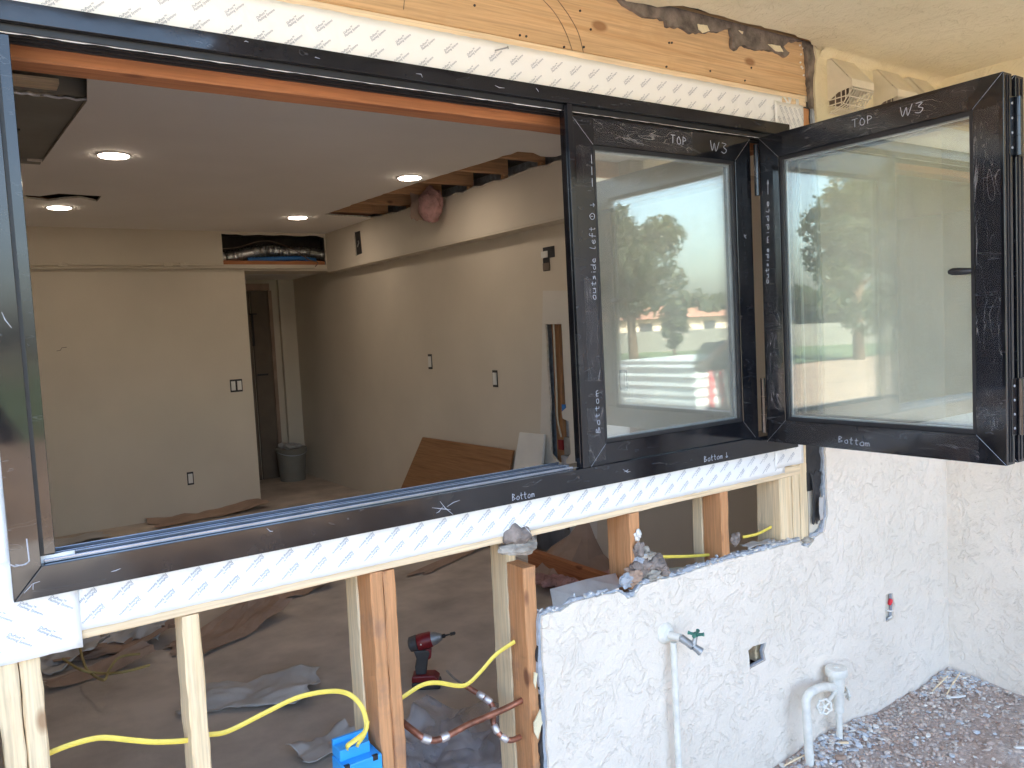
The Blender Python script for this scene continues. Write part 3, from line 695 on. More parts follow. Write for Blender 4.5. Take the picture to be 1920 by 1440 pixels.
# bucket in the hall
q = P(522, 888, 'z', FLZ)
t = thing('bucket', 'grey bucket with a pale rag standing in the dim hall', 'bucket', (q.x, 6.6, FLZ))
bx, by = q.x-.02, 6.6
part(MB().lathe((bx, by, FLZ), (0, 0, 1), [(0, 0), (0, .13), (.30, .155), (.33, .165), (.35, .165), (.35, .15), (.02, .12), (.02, 0)], 28), 'pail', 'duct_board', t)
part(MB().tube([(bx+.16*math.cos(a), by+.16*math.sin(a), FLZ+.33+.05*math.sin(a)) for a in np.linspace(math.pi, 2*math.pi, 14)], .004, 6), 'handle', 'steel', t)
rr = rocks(14, lambda: (bx+rng.normal(0, .05), by+rng.normal(0, .05), FLZ+.37), lambda: .05, .5); part(rr, 'rag', 'tissue', t)

# ------------------------------------------------------------------ HEADER, PLATES, STUDS
# big beam above the window
bm_ = thing('header_beam', 'wide orange-tan wooden beam above the window with torn plaster remnants', 'beam', (1.2, FY, 2.5))
part(MB().rough_box(-1.2, 2.80, FY, .13, 2.522, 2.74, 0, .0008, 40), 'beam', 'beam_wood', bm_)
rem = [(1150, -10), (1163, 0), (1170, 10), (1190, 22), (1207, 32), (1225, 33), (1247, 37), (1250, 50), (1280, 52), (1293, 62), (1320, 60), (1347, 60), (1368, 52), (1371, 70), (1372, 90),
       (1380, 93), (1390, 85), (1420, 93), (1453, 95), (1473, 107), (1480, 100), (1467, 87), (1480, 78), (1507, 77), (1512, 100), (1514, 150), (1520, 200), (1527, 213)]
rp = jag(Q(rem, .024), .0035, .012); rp = rp+[(2.82, 2.50), (2.825, 2.72), (rp[0][0], 2.72)]
part(MB().prism(rp, .020, FY-.001), 'plaster_remnant', 'mortar_brown', bm_)
for l in ([(1308, 45), (1325, 48), (1330, 58), (1318, 62), (1310, 55)], [(1440, 83), (1462, 86), (1468, 97), (1455, 96)], [(1385, 57), (1393, 60), (1392, 64)]):
    part(MB().prism(jag(Q(l, .018), .001, .008), .016, .0195), 'plaster_flake', 'soffit', bm_)
nh = MB(); dots = [(987, 68), (1108, 55), (1058, 88), (1095, 88), (975, 66), (1250, 125), (1332, 133), (1409, 127), (1397, 151), (890, 10), (1255, 80), (1088, 20), (1260, 80)]
for a, b in dots: x, z = XZ(a, b, FY-.002); nh.lathe((x, FY+.002, z), (0, -1, 0), [(0, .0035), (.005, .0035), (.0055, 0)], 8)
part(nh, 'nail_head', 'tar_paper', bm_)
for pl in ([(1018, 0), (1040, 25), (1060, 60), (1075, 102)], [(1045, 0), (1068, 32), (1085, 65), (1095, 106)], [(758, 0), (756, 18)]):
    pp = smooth_path([(lambda q: (q[0], FY-.0012, q[1]))(XZ(a, b, FY)) for a, b in pl], 6); part(MB().tube(pp, .0008, 5), 'pencil_arc', 'pencil', bm_)
wd = MB()
for a, b in ((1500, 85), (1506, 90), (1502, 102), (1501, 117), (1505, 128), (1507, 141), (1503, 125)): x, z = XZ(a, b, FY-.002); wd.lathe((x, FY+.002, z), (0, -1, 0), [(0, .004), (.006, .003), (.007, 0)], 7)
part(wd, 'foam_dot', 'white_plastic', bm_)
pt = MB().rough_box(-1.2, 2.74, .027, .12, 2.478, 2.519, 0, .0012, 50); solo(pt, 'top_plate', 'pale_wood_x', 'narrow pale board running under the header beam above the white flashing', 'board')
x, z = XZ(937, 90, .02); n1 = P(928, 95, 'y', .02); n2 = P(952, 89, 'y', -.01)
solo(MB().tube([n1, n2], .0022, 8).lathe(n2, (n2-n1), [(0, .0045), (.0015, .0045)], 10), 'bent_nail', 'rust_gray', 'bent nail sticking out of the board above the flashing', 'nail')
solo(MB().rough_box(-.9, 2.62, .134, .215, 2.318, 2.50, 0, .0008, 30), 'inner_header', 'old_wood_x', 'orange header board visible inside along the top of the open window', 'board')
solo(MB().rough_box(-.2, 2.70, FY, .122, 2.395, 2.477, 0), 'top_plate', 'pale_wood_x', 'pale board directly over the window frame, hidden by flashing', 'board')
solo(MB().rough_box(.0, 2.70, FY, .124, 1.073, 1.112, 0, .001, 40), 'sill_plate', 'pale_wood_x', 'long pale board under the window carrying the lower studs', 'board')
solo(MB().rough_box(.0, 2.70, FY, .124, FLZ-.02, FLZ+.018, 0), 'bottom_plate', 'old_wood_x', 'old floor plate under the studs, hidden by the picture edge', 'board')
def stud(x0, x1, y0, y1, z0, z1, mat, label, grp='studs under the window', j=.0014):
    return solo(MB().rough_box(x0, x1, y0, y1, z0, z1, 2, j, 22), 'wall_stud', mat, label, 'stud', grp)
zb, zt = FLZ+.019, 1.072
stud(.018, .058, FY, .13, zb, 1.11, 'pale_wood', 'pale stud at the extreme left edge of the picture')
stud(.060, .099, FY+.003, .13, zb, 1.11, 'pale_wood', 'second pale stud from the left, joined to the one at the edge')
stud(.381, .421, FY, .124, zb, zt, 'pale_wood', 'new pale stud standing alone with the yellow cable passing through it')
stud(.850, .885, FY, .124, zb, zt, 'old_wood', 'orange stud, left half of the doubled pair beside the blue box')
stud(.887, .922, FY+.002, .124, zb, zt-.003, 'old_wood', 'orange stud, right half of the doubled pair beside the blue box')
stud(.848, .886, .127, .205, zb, zt, 'pale_wood', 'pale stud behind the doubled orange pair')
s3 = stud(1.336, 1.380, FY, .124, zb, zt-.09, 'old_wood', 'orange stud at the left end of the broken stucco')
stud(1.336, 1.374, .127, .215, zb, zt, 'pale_wood', 'pale stud behind the orange stud at the end of the stucco')
stud(1.766, 1.808, FY, .150, zb, zt, 'old_wood', 'orange stud above the rubble, with a white paint blob')
stud(2.204, 2.243, FY, .124, zb, zt, 'old_wood', 'orange stud above the stucco next to the yellow cable end')
stud(2.204, 2.243, .127, .175, zb, zt, 'pale_wood', 'pale stud behind the right-hand orange stud')
stud(2.538, 2.610, FY+.003, .150, zb, zt, 'pale_wood', 'pale stud at the right end under the sill plate')
stud(2.613, 2.655, FY+.001, .150, zb, 2.39, 'pale_wood', 'full-height pale stud right of the window opening', 'full height studs beside the window')
stud(2.657, 2.702, FY, .150, zb, 2.39, 'pale_wood', 'outermost full-height pale stud beside the stucco', 'full height studs beside the window')
stud(-.04, .016, FY, .13, 1.12, 2.39, 'pale_wood', 'pale stud hidden behind the left flashing strip', 'full height studs beside the window')
# black tar paper and torn scraps beside the right studs
def crumple(cx, cy, cz, w_, h_, n, amp, mode, seed, fold=0, fq=4.5, smooth=True):
    """a wrinkled sheet as a grid; mode 'flat' lies on the floor, 'wall' stands in xz"""
    mb = MB(); vs = []; fs = []
    for j in range(n+1):
        for i in range(n+1):
            u, v = i/n-.5, j/n-.5
            eu = 1+.22*noise.noise(Vector((v*4, seed, 0))); ev = 1+.22*noise.noise(Vector((u*4, seed+9, 0)))
            a, b = u*w_*eu, v*h_*ev
            q = Vector((a*fq, b*fq, seed*3.1))
            h = amp*(abs(noise.noise(q))*1.6+.5*abs(noise.noise(q*2.7))+.2*noise.noise(q*7))
            if fold: h += fold*max(0, u-.1)*(1+.6*noise.noise(Vector((v*3, seed, 1))))
            vs.append((cx+a, cy+b, cz+h) if mode == 'flat' else (cx+a, cy-h, cz+b))
    for j in range(n):
        for i in range(n): a = j*(n+1)+i; fs.append((a, a+1, a+n+2, a+n+1))
    mb.add(vs, fs, 0, smooth); return mb
def sheet(mb, name, mat, label, cat, rz=0, group=None, th=.0015):
    o = solo(mb, name, mat, label, cat, group, fix=False); o.rotation_euler[2] = rz
    s = o.modifiers.new('thick', 'SOLIDIFY'); s.thickness = th; return o
sheet(crumple(2.745, .034, .97, .06, .20, 14, .02, 'wall', 3), 'tar_paper_scrap', 'tar_paper', 'torn black building paper between the pale studs and the stucco edge', 'paper')
sheet(crumple(2.75, .015, .93, .035, .09, 12, .02, 'wall', 8), 'paper_shred', 'tissue', 'small grey paper shred hanging at the stucco edge', 'paper')
solo(MB().box(2.70, 2.79, .034, .05, 1.0, 2.5), 'building_paper', 'tar_paper', 'black building paper strip behind the sash stack', 'paper')
fp = jag([(1.355, .3), (1.36, .45), (1.372, .50), (1.362, .56), (1.37, .62), (1.363, .7), (1.372, .78), (1.375, .80)], .004, .012)
solo(MB().prism(fp+[(1.392, .80), (1.392, .3)], .024, .033), 'tar_paper_scrap', 'tar_paper', 'ragged black paper edge along the stucco beside the orange stud', 'paper')
for l, lb in (([(1000, 1355), (1012, 1330), (1016, 1355), (1008, 1385), (1001, 1372)], 'cream paint flake hanging low on the stucco edge by the stud'),
          ([(1001, 1260), (1007, 1262), (1004, 1290), (1000, 1280)], 'grey mortar flake on the stucco edge by the stud')):
    solo(MB().prism(jag(Q(l, .015), .001, .01), .012, .016), 'plaster_flake', 'soffit', lb, 'plaster piece')
# mud lump on the shortened stud, rubble on the broken edge
lump = thing('mud_lump', 'cup-shaped grey mortar lump wrapped round the top of the orange stud', 'mortar lump', (1.36, .06, .98))
a = P(975, 1020, 'y', .02)
prof = [(0, .02), (.012, .046), (.03, .055), (.045, .050), (.06, .038), (.085, .030), (.09, .012)]
lm = blob((a.x, .05, a.z+.022), .050, .045, .040, 3.3, .30)
part(blob((a.x+.004, .045, a.z-.016), .060, .050, .020, 5.7, .25), 'mortar_rim', 'mud_pale', lump)
part(lm, 'mortar', 'knot_mud', lump)
part(MB().tube(smooth_path([(a.x+.0, -.0, a.z+.06), (a.x+.01, -.02, a.z+.04), (a.x+.03, -.01, a.z+.01)], 5), .0012, 5), 'wire_hair', 'silver', lump)
rb = thing('rubble_pile', 'pile of grey mortar rubble heaped on the broken stucco edge before the stud', 'rubble', (1.8, .03, .9))
c = P(1205, 1050, 'y', .0)
for k, (px, py, sx, sz, mt_) in enumerate(((1205, 1062, .045, .030, 'knot_mud'), (1228, 1058, .040, .028, 'knot_mud'), (1190, 1080, .035, .022, 'kraft'), (1212, 1040, .026, .020, 'mud_pale'),
        (1240, 1070, .030, .018, 'knot_mud'), (1200, 1047, .022, .016, 'mortar'), (1222, 1078, .03, .016, 'mud_pale'), (1182, 1092, .022, .012, 'kraft'))):
    q = P(px, py, 'y', .03); part(blob((q.x, .035, q.z), sx, .028, sz, k+2.3, .5), 'mortar_chunk', mt_, rb)
q = P(1195, 1003, 'y', .03); solo(blob((q.x, .027, q.z), .013, .01, .016, 5.1, .5), 'paint_blob', 'white_plastic', 'white paint blob stuck on the orange stud above the rubble', 'paint blob')
q = P(1197, 1030, 'y', .03); solo(blob((q.x, .026, q.z), .018, .014, .028, 7.1, .5), 'mortar_clod', 'knot_mud', 'dark mortar clod stuck to the stud under the white paint blob', 'mortar lump')
q = P(1173, 1090, 'y', .02); solo(blob((q.x, .020, q.z), .024, .014, .022, 9.4, .35), 'mortar_clod', 'mortar', 'pale blue-grey stone wedged at the foot of the stud in the metal flashing', 'mortar lump')
# bent metal flashing and crumbs on the ledge
m1 = [P(a, b, 'y', y) for a, b, y in ((1031, 1105, .07), (1100, 1086, .08), (1154, 1075, .085))]
m2 = [P(a, b, 'y', y) for a, b, y in ((1038, 1143, .018), (1100, 1124, .018), (1165, 1100, .018))]
mf = MB().add(m1+m2, [(0, 1, 4, 3), (1, 2, 5, 4)]); sheet(mf, 'metal_flashing', 'steel', 'bent grey sheet metal flashing on the broken stucco edge', 'flashing', th=.001)
m1 = [P(a, b, 'y', y) for a, b, y in ((1215, 1080, .06), (1250, 1066, .07), (1290, 1062, .06))]
m2 = [P(a, b, 'y', y) for a, b, y in ((1205, 1100, .018), (1250, 1086, .018), (1300, 1070, .018))]
sheet(MB().add(m1+m2, [(0, 1, 4, 3), (1, 2, 5, 4)]), 'metal_flashing', 'steel', 'small scrap of grey sheet metal right of the rubble pile', 'flashing', th=.001)
def ledge(n_, x_lo, x_hi, mat, name, smin, smax):
    tt = [t for t in T if x_lo <= t[0] <= x_hi]
    mb = MB()
    for _ in range(n_):
        x = rng.uniform(x_lo, x_hi); z = np.interp(x, [t[0] for t in T[:-2]], [t[1] for t in T[:-2]])
        s = rng.uniform(smin, smax); rocks(1, lambda: (x, rng.uniform(.014, .05), z+rng.uniform(-.001, .012)), lambda: s, .6, mb)
    o = mb.build(name, mat, fix=False); o['kind'] = 'stuff'; return o
ledge(330, 1.38, 2.72, 'chip', 'ledge_crumbs', .003, .010)
o = sheet(crumple(2.36, .05, 0, .17, .05, 14, .03, 'flat', 5), 'paper_scrap', 'tissue', 'crumpled grey paper in the notch right of the last orange stud', 'paper')
o.location = P(1425, 1022, 'y', .05)
q = P(1515, 1012, 'y', .03); solo(blob((q.x, .03, q.z), .03, .02, .012, 11.4, .4), 'mortar_clod', 'mud_pale', 'tan mortar piece on the stucco edge under the pale studs', 'mortar lump')
q = P(1378, 1012, 'y', .03); solo(blob((q.x, .028, q.z), .014, .016, .022, 12.4, .5), 'mortar_clod', 'knot_mud', 'grey mortar clod at the right foot of the last orange stud', 'mortar lump')

# ------------------------------------------------------------------ FLASHING TAPE WITH PRINT
def text_mesh(body, size):
    cu = bpy.data.curves.new('t', 'FONT'); cu.body = body; cu.size = size; cu.resolution_u = 2; cu.space_line = .85; cu.offset = .0
    o = bpy.data.objects.new('t', cu); S.collection.objects.link(o); dg = bpy.context.evaluated_depsgraph_get()
    me = bpy.data.meshes.new_from_object(o.evaluated_get(dg))
    vs = [tuple(v.co) for v in me.vertices]; fs = [tuple(p.vertices) for p in me.polygons]
    bpy.data.objects.remove(o); bpy.data.curves.remove(cu); bpy.data.meshes.remove(me); return vs, fs
TV, TF = text_mesh('DuPont\u2122\nFlashing Systems', .0080)
TV = [(x+y*.2, y) for x, y, z in TV]
tx0, tx1 = min(v[0] for v in TV), max(v[0] for v in TV)
def printed(mb, cx, cz, ang, y, clip=None, scale=1.0):
    c, s = math.cos(ang), math.sin(ang); mx = (tx0+tx1)/2; out = []
    for x, z in TV:
        x = (x-mx)*scale; z = (z+.002)*scale; out.append((cx+x*c-z*s, y, cz+x*s+z*c))
    if clip:
        xa, xb, za, zb_ = clip
        if min(v[0] for v in out) < xa or max(v[0] for v in out) > xb or min(v[2] for v in out) < za or max(v[2] for v in out) > zb_: return
    mb.add(out, TF)
def strip(label, x0, x1, z0, z1, y, ang, rows, dx, shift, skip=None, name='flashing_tape', amp=.0012):
    mb = MB(); nx = int((x1-x0)/.02)+1; nz = max(2, int((z1-z0)/.02)); vs = []; fs = []
    for j in range(nz+1):
        for i in range(nx+1):
            x = x0+(x1-x0)*i/nx; z = z0+(z1-z0)*j/nz
            e = (random.uniform(-.0012, .0012) if j in (0, nz) else 0)
            vs.append((x, y-amp*max(0, noise.noise(Vector((x*8, z*12, 1)))), z+e))
    for j in range(nz):
        for i in range(nx): a = j*(nx+1)+i; fs.append((a, a+1, a+nx+2, a+nx+1))
    mb.add(vs, fs, 0, True)
    o = tag(mb.build(name, 'flash', loc=(x0, y, z0), fix=False), label, 'flashing tape', 'white window flashing strips')
    s = o.modifiers.new('thick', 'SOLIDIFY'); s.thickness = .0006; s.offset = -1
    t = MB()
    for k, z in enumerate(rows):
        x = x0+.03+shift*k
        while x < x1-.02:
            if not (skip and skip(x, z)): printed(t, x, z, ang, y-amp-.0006, (x0, x1, z0-.001, z1+.0))
            x += dx
    if t.v: part(t, 'printed_lettering', 'ink', o, fix=False)
    return o
strip('white flashing strip with printed lettering above the window frame', -.10, 2.70, 2.335, 2.500, .026, R(40), (2.375, 2.413, 2.462), .0725, .008)
strip('white flashing strip with upside-down printed lettering below the window frame', .10, 2.56, 1.094, 1.255, .030, R(40+180), (1.125, 1.163, 1.205), .0725, -.012)
strip('vertical white flashing strip at the left edge of the window frame', -.13, .07, 1.10, 2.50, .029, R(-40), tuple(np.arange(1.16, 2.48, .075)), .085, .01)
strip('square white flashing patch under the lower left window corner', -.13, .178, 1.06, 1.27, .0268, R(-35), (1.105, 1.165), .055, .025)
strip('short white flashing piece with loose end under the lower right window corner', 2.50, 2.672, 1.118, 1.26, .0270, R(40+180), (1.15, 1.195), .06, -.01, amp=.0025)
strip('short wrinkled white flashing piece at the upper right window corner', 2.55, 2.722, 2.355, 2.478, .0235, R(-55), (2.40, 2.44), .028, .01, amp=.005)
solo(MB().rough_box(2.722, 2.76, .025, .045, 2.34, 2.47, 2), 'brick_red_shim', 'old_wood', 'small red-brown block at the upper right end of the flashing', 'block')
solo(MB().rough_box(2.60, 2.745, .0260, .0268+.006, 2.478, 2.50, 0, .004, 10), 'wood_splinter', 'pale_wood_x', 'splintered pale end of the board above the upper flashing', 'splinter')

# ------------------------------------------------------------------ FOLDING WINDOW
WIN = thing('folding_window', 'black aluminium folding window, one sash closed, one swung open, left part open', 'window', (1.3, .05, 1.19))
x0, x1, z0, z1 = .060, 2.605, 1.191, 2.392; D = .105; MI = .0012
part(MB().prism([(x0, z1), (x1, z1), (x1-.045, z1-.041), (x0+.054, z1-.041)], 0, D), 'frame_head', 'frame', WIN, bevel=MI)
part(MB().prism([(x0, z0), (x1, z0), (x1-.045, z0+.064), (x0+.054, z0+.064)], 0, D), 'frame_sill', 'frame', WIN, bevel=MI)
part(MB().prism([(x0, z0+.001), (x0, z1-.001), (x0+.0535, z1-.042), (x0+.0535, z0+.065)], 0, D), 'frame_jamb', 'frame', WIN, bevel=MI)
part(MB().prism([(x1, z0+.001), (x1, z1-.001), (x1-.0445, z1-.042), (x1-.0445, z0+.065)], 0, D), 'frame_jamb', 'frame', WIN, bevel=MI)
# tracks: grooves under the head, bright rails on the sill, steps on the left jamb
ht = MB()
for y in (.018, .042, .068, .090): ht.box(x0+.056, x1-.05, y, y+.006, z1-.056, z1-.0415)
part(ht, 'head_track', 'frame_matte', WIN)
stk = MB()
for y, hgt in ((.020, .008), (.040, .012), (.046, .004), (.066, .010), (.090, .014)): stk.box(x0+.060, 1.53, y, y+.004, z0+.0645, z0+.0645+hgt)
part(stk, 'sill_track', 'track', WIN, bevel=.001)
jt = MB()
for y in (.022, .050, .082): jt.box(x0+.054, x0+.062, y, y+.008, z0+.08, z1-.058)
part(jt, 'jamb_track', 'frame_matte', WIN)
part(MB().box(x0+.0545, x0+.083, .0295, .0485, z0+.08, z1-.058), 'jamb_liner', 'frame', WIN, bevel=.001)
# post between the open part and the closed sash
po = MB().box(1.552, 1.572, -.002, .030, z0+.066, z1-.043)
po.box(1.546, 1.5518, .004, .010, z0+.08, z1-.05).box(1.558, 1.5735, .031, .044, z0+.08, z1-.05).box(1.572, 1.574, .045, .062, z0+.08, z1-.05).box(1.604, 1.63, .066, .10, z0+.08, z1-.05)
part(po, 'interlock_post', 'frame', WIN, bevel=.001)

GL = {  # a small hand-drawn stroke alphabet, unit height
 'T': [[(0, 1), (.6, 1.02)], [(.3, 1), (.28, 0)]], 'O': [[(.3, .95), (.05, .6), (.12, .1), (.45, .05), (.55, .5), (.3, .95)]],
 'P': [[(.1, 0), (.12, 1)], [(.12, 1), (.5, .85), (.5, .6), (.12, .45)]], 'W': [[(0, 1), (.15, 0), (.38, .8), (.5, 0), (.8, 1)]],
 '3': [[(.05, .95), (.45, .9), (.2, .55), (.5, .3), (.3, -.05), (.0, .08)]], 'o': [[(.3, .55), (.05, .35), (.1, .02), (.4, .05), (.42, .45), (.3, .55)]],
 'u': [[(.0, .55), (.05, .05), (.35, .1), (.4, .55), (.45, 0)]], 't': [[(.2, .95), (.18, .1), (.35, .02)], [(.0, .6), (.4, .62)]],
 's': [[(.35, .5), (.05, .42), (.3, .2), (.0, .02)]], 'i': [[(.1, .5), (.12, 0)], [(.1, .75), (.12, .8)]],
 'd': [[(.35, .5), (.05, .3), (.1, .02), (.38, .15), (.42, .95), (.45, 0)]], 'e': [[(.05, .28), (.38, .35), (.25, .55), (.03, .3), (.15, 0), (.42, .1)]],
 'l': [[(.15, .95), (.1, .1), (.3, .05)]], 'f': [[(.4, .9), (.2, .9), (.15, -.1)], [(.0, .5), (.4, .52)]],
 'm': [[(.0, .5), (.02, 0)], [(.02, .4), (.2, .5), (.22, 0)], [(.22, .4), (.42, .5), (.48, .02)]],
 'B': [[(.05, 0), (.08, .95)], [(.08, .95), (.42, .8), (.1, .5), (.5, .25), (.05, 0)]], 'n': [[(.0, .5), (.02, 0)], [(.02, .4), (.3, .5), (.35, 0)]],
 '>': [[(0, .3), (.9, .3)], [(.65, .5), (.9, .3), (.65, .1)]], 'v': [[(.2, .9), (.2, 0)], [(.0, .25), (.2, 0), (.4, .25)]],
 '1': [[(.3, .95), (.02, .6), (.08, .1), (.45, 0), (.6, .5), (.3, .95)], [(.3, .7), (.32, .25)]], '-': [[(0, .35), (.6, .35)]], '2': [[(.0, .8), (.3, .95), (.4, .7), (0, 0), (.45, .05)]],
 'r': [[(.05, .5), (.05, 0)], [(.05, .35), (.3, .5)]], ' ': []}
def hand(text, A, B, vdir, h, nrm, r=.0008, mb=None):
    """write text from point A towards B; vdir is the up direction of the letters"""
    mb = mb or MB(); A, B, vdir, nrm = Vector(A), Vector(B), Vector(vdir).normalized(), Vector(nrm)
    wds = [max([p[0] for s_ in GL[c] for p in s_], default=.25)+.22 for c in text]; sc = (B-A).length/sum(wds); u = (B-A).normalized(); x = 0
    for c, w_ in zip(text, wds):
        for s_ in GL[c]:
            pp = [A+u*((x+p[0]+random.uniform(-.03, .03))*sc)+vdir*((p[1]+random.uniform(-.03, .03))*h)+nrm*.0008 for p in s_]
            mb.tube(smooth_path(pp, 4) if len(pp) > 2 else pp, r, 5)
        x += w_
    return mb
def on(px, py, ax, v): return P(px, py, ax, v)

def sash(loc, rz, hand_fn, w_=.815, t=.050, zlo=1.237, zhi=2.322, st=.082, name='sash', films=()):
    """local frame: x along the sash, y through it, faces y=0 (seen) and y=t"""
    z0_, z1_ = 0, zhi-zlo; mb = MB()
    mb.prism([(0, 0), (w_, 0), (w_-st, st), (st, st)], 0, t); mb.prism([(0, z1_), (w_, z1_), (w_-st, z1_-st), (st, z1_-st)], 0, t)
    mb.prism([(0, .0006), (0, z1_-.0006), (st-.0004, z1_-st), (st-.0004, st)], 0.0004, t-.0004)
    mb.prism([(w_, .0006), (w_, z1_-.0006), (w_-st+.0004, z1_-st), (w_-st+.0004, st)], 0.0004, t-.0004)
    o = mb.build('sash', 'frame', loc=(0, 0, 0), bevel=.0014); o.parent = WIN
    o.location = Vector(loc)-WIN.location+Vector((0, 0, zlo)); o.rotation_euler = (0, 0, rz)
    gb = MB(); b = .012
    for y0_, y1_ in ((.006, .018), (t-.018, t-.006)):
        gb.box(st, w_-st, y0_, y1_, st, st+b).box(st, w_-st, y0_, y1_, z1_-st-b, z1_-st)
        gb.box(st, st+b, y0_, y1_, st+b, z1_-st-b).box(w_-st-b, w_-st, y0_, y1_, st+b, z1_-st-b)
    gb.build('glazing_bead', 'frame_matte', o, bevel=.0008)
    MB().box(st+.002, w_-st-.002, t/2-.009, t/2-.005, st+.002, z1_-st-.002).build('glass_pane', 'glass', o)
    MB().box(st+.002, w_-st-.002, t/2+.005, t/2+.009, st+.002, z1_-st-.002).build('glass_pane', 'glass', o)
    sp = MB()
    sp.box(st+.003, w_-st-.003, t/2-.0045, t/2+.0045, st+.006, st+.017).box(st+.003, w_-st-.003, t/2-.0045, t/2+.0045, z1_-st-.017, z1_-st-.006)
    sp.box(st+.003, st+.016, t/2-.0045, t/2+.0045, st+.017, z1_-st-.017).box(w_-st-.016, w_-st-.003, t/2-.0045, t/2+.0045, st+.017, z1_-st-.017)
    sp.build('spacer_bar', 'steel', o)
    mt = MB()
    for sx, sz, ex, ez in ((0, 0, st, st), (w_, 0, w_-st, st), (0, z1_, st, z1_-st), (w_, z1_, w_-st, z1_-st)):
        mt.tube([(sx, -.0001, sz), (ex, -.0001, ez)], .00035, 4)
    mt.build('mitre_line', 'steel', o)
    for (a0, a1, c0, c1) in films:
        f = MB(); n = 16; vs = []; fs = []
        for j in range(n+1):
            for i in range(n+1):
                x = a0+(a1-a0)*i/n; z = c0+(c1-c0)*j/n
                vs.append((x+(random.uniform(-.003, .003) if i in (0, n) else 0), -.0008-.0005*abs(noise.noise(Vector((x*25, z*25, 0)))), z+(random.uniform(-.004, .004) if j in (0, n) else 0)))
        for j in range(n):
            for i in range(n): a = j*(n+1)+i; fs.append((a, a+1, a+n+2, a+n+1))
        f.add(vs, fs, 0, True); f.build('protective_film', 'film' if a1-a0 > c1-c0 else 'film_v', o, fix=False)
    return o
# closed sash in the frame plane
L1 = Vector((1.575, .010, 0)); L2 = Vector((2.408, -.012, 0)); L3 = Vector((2.478, -.012, 0))
H = 1.085
s1 = sash(L1, 0, None, films=((.085, .52, H-.078, H-.006), (.012, .075, H-.20, H-.088), (.010, .078, .03, .20), (.02, .07, .28, .6)))
s2 = sash(L2, R(-90), None, films=((.08, .74, .004, .078), (.735, .805, .10, 1.0), (.10, .72, H-.078, H-.01), (.01, .07, .12, .9)))
s3 = sash(L3, R(-90), None, t=.050, films=())
def write(sash_o, L, rz, items, ax, v):
    inv = Matrix.Rotation(-rz, 4, 'Z'); base = Vector((L.x, L.y, 1.237)); mb = MB()
    tf = lambda q: inv @ (Vector(q)-base)
    for txt, a, b, h in items:
        A = P(*a, ax, v); B = P(*b, ax, v); d = (B-A).normalized(); nrm = Vector((0, -1, 0)) if ax == 'y' else Vector((-1, 0, 0))
        # letters stand at right angles to the writing line, seen upright from outside
        upv = nrm.cross(d) if ax == 'y' else nrm.cross(d)
        if abs(d.z) < .5 and upv.z < 0: upv = -upv
        mb = MB(); hand(txt, tf(A), tf(B), inv.to_3x3() @ upv, h, (0, -1, 0), .00085, mb); mb.build('handwriting', 'chalk', sash_o)
vs_ = Vector
write(s1, L1, 0, [('TOP', (1258, 268), (1288, 273), .026), ('W3', (1332, 282), (1366, 288), .034), ('outside', (1117, 562), (1116, 480), .020),
                  ('left', (1116, 468), (1115, 422), .024), ('1', (1114, 412), (1114, 396), .020), ('v', (1114, 388), (1113, 376), .018),
                  ('---', (1113, 350), (1111, 285), .016), ('Bottom', (1125, 812), (1121, 728), .017), ('v', (1394, 440), (1400, 452), .012)], 'y', .009)
write(s2, L2, R(-90), [('TOP', (1598, 240), (1638, 229), .024), ('W3', (1689, 220), (1737, 207), .030), ('outside', (1441, 532), (1442, 462), .014),
                       ('middle', (1442, 455), (1442, 372), .014), ('>', (1442, 365), (1442, 330), .014), ('Bottom', (1572, 829), (1634, 838), .022)], 'x', 2.4075)
fwg = MB(); hand('Bottom', P(960, 939, 'y', 0), P(1004, 931, 'y', 0), (0, 0, 1), .020, (0, -1, 0), .00085, fwg); part(fwg, 'handwriting', 'chalk', WIN); fwg = MB()
hand('Bottom v', P(1320, 866, 'y', 0), P(1366, 857, 'y', 0), (0, 0, 1), .020, (0, -1, 0), .00085, fwg)
part(fwg, 'handwriting', 'chalk', WIN)
for a, b in (((825, 940), (850, 965)), ((810, 952), (845, 956)), ((838, 950), (862, 938)), ((818, 962), (830, 950)), ((1168, 880), (1182, 884)), ((1170, 885), (1178, 880)), ((500, 990), (512, 996)), ((208, 1072), (226, 1066)), ((50, 1055), (28, 1058)),
             ((3, 585), (22, 615)), ((60, 1095), (45, 1112)), ((75, 1090), (62, 1106)), ((458, 78), (466, 79)), ((780, 138), (792, 145)), ((928, 160), (946, 165)), ((1005, 165), (1010, 172)), ((590, 108), (600, 110))):
    A = P(*a, 'y', -.0002); B = P(*b, 'y', -.0002); m_ = (A+B)/2+Vector((random.uniform(-.006, .006), 0, random.uniform(-.006, .006))); part(MB().tube([A, m_, B], [.0004, .0011, .0004], 5), 'scratch_mark', 'chalk', WIN)
part(MB().tube([P(*a, 'y', -.0002) for a in ((18, 1058), (27, 1062), (48, 1058), (55, 1052), (50, 1010))], .0014, 5), 'scratch_mark', 'chalk', WIN)
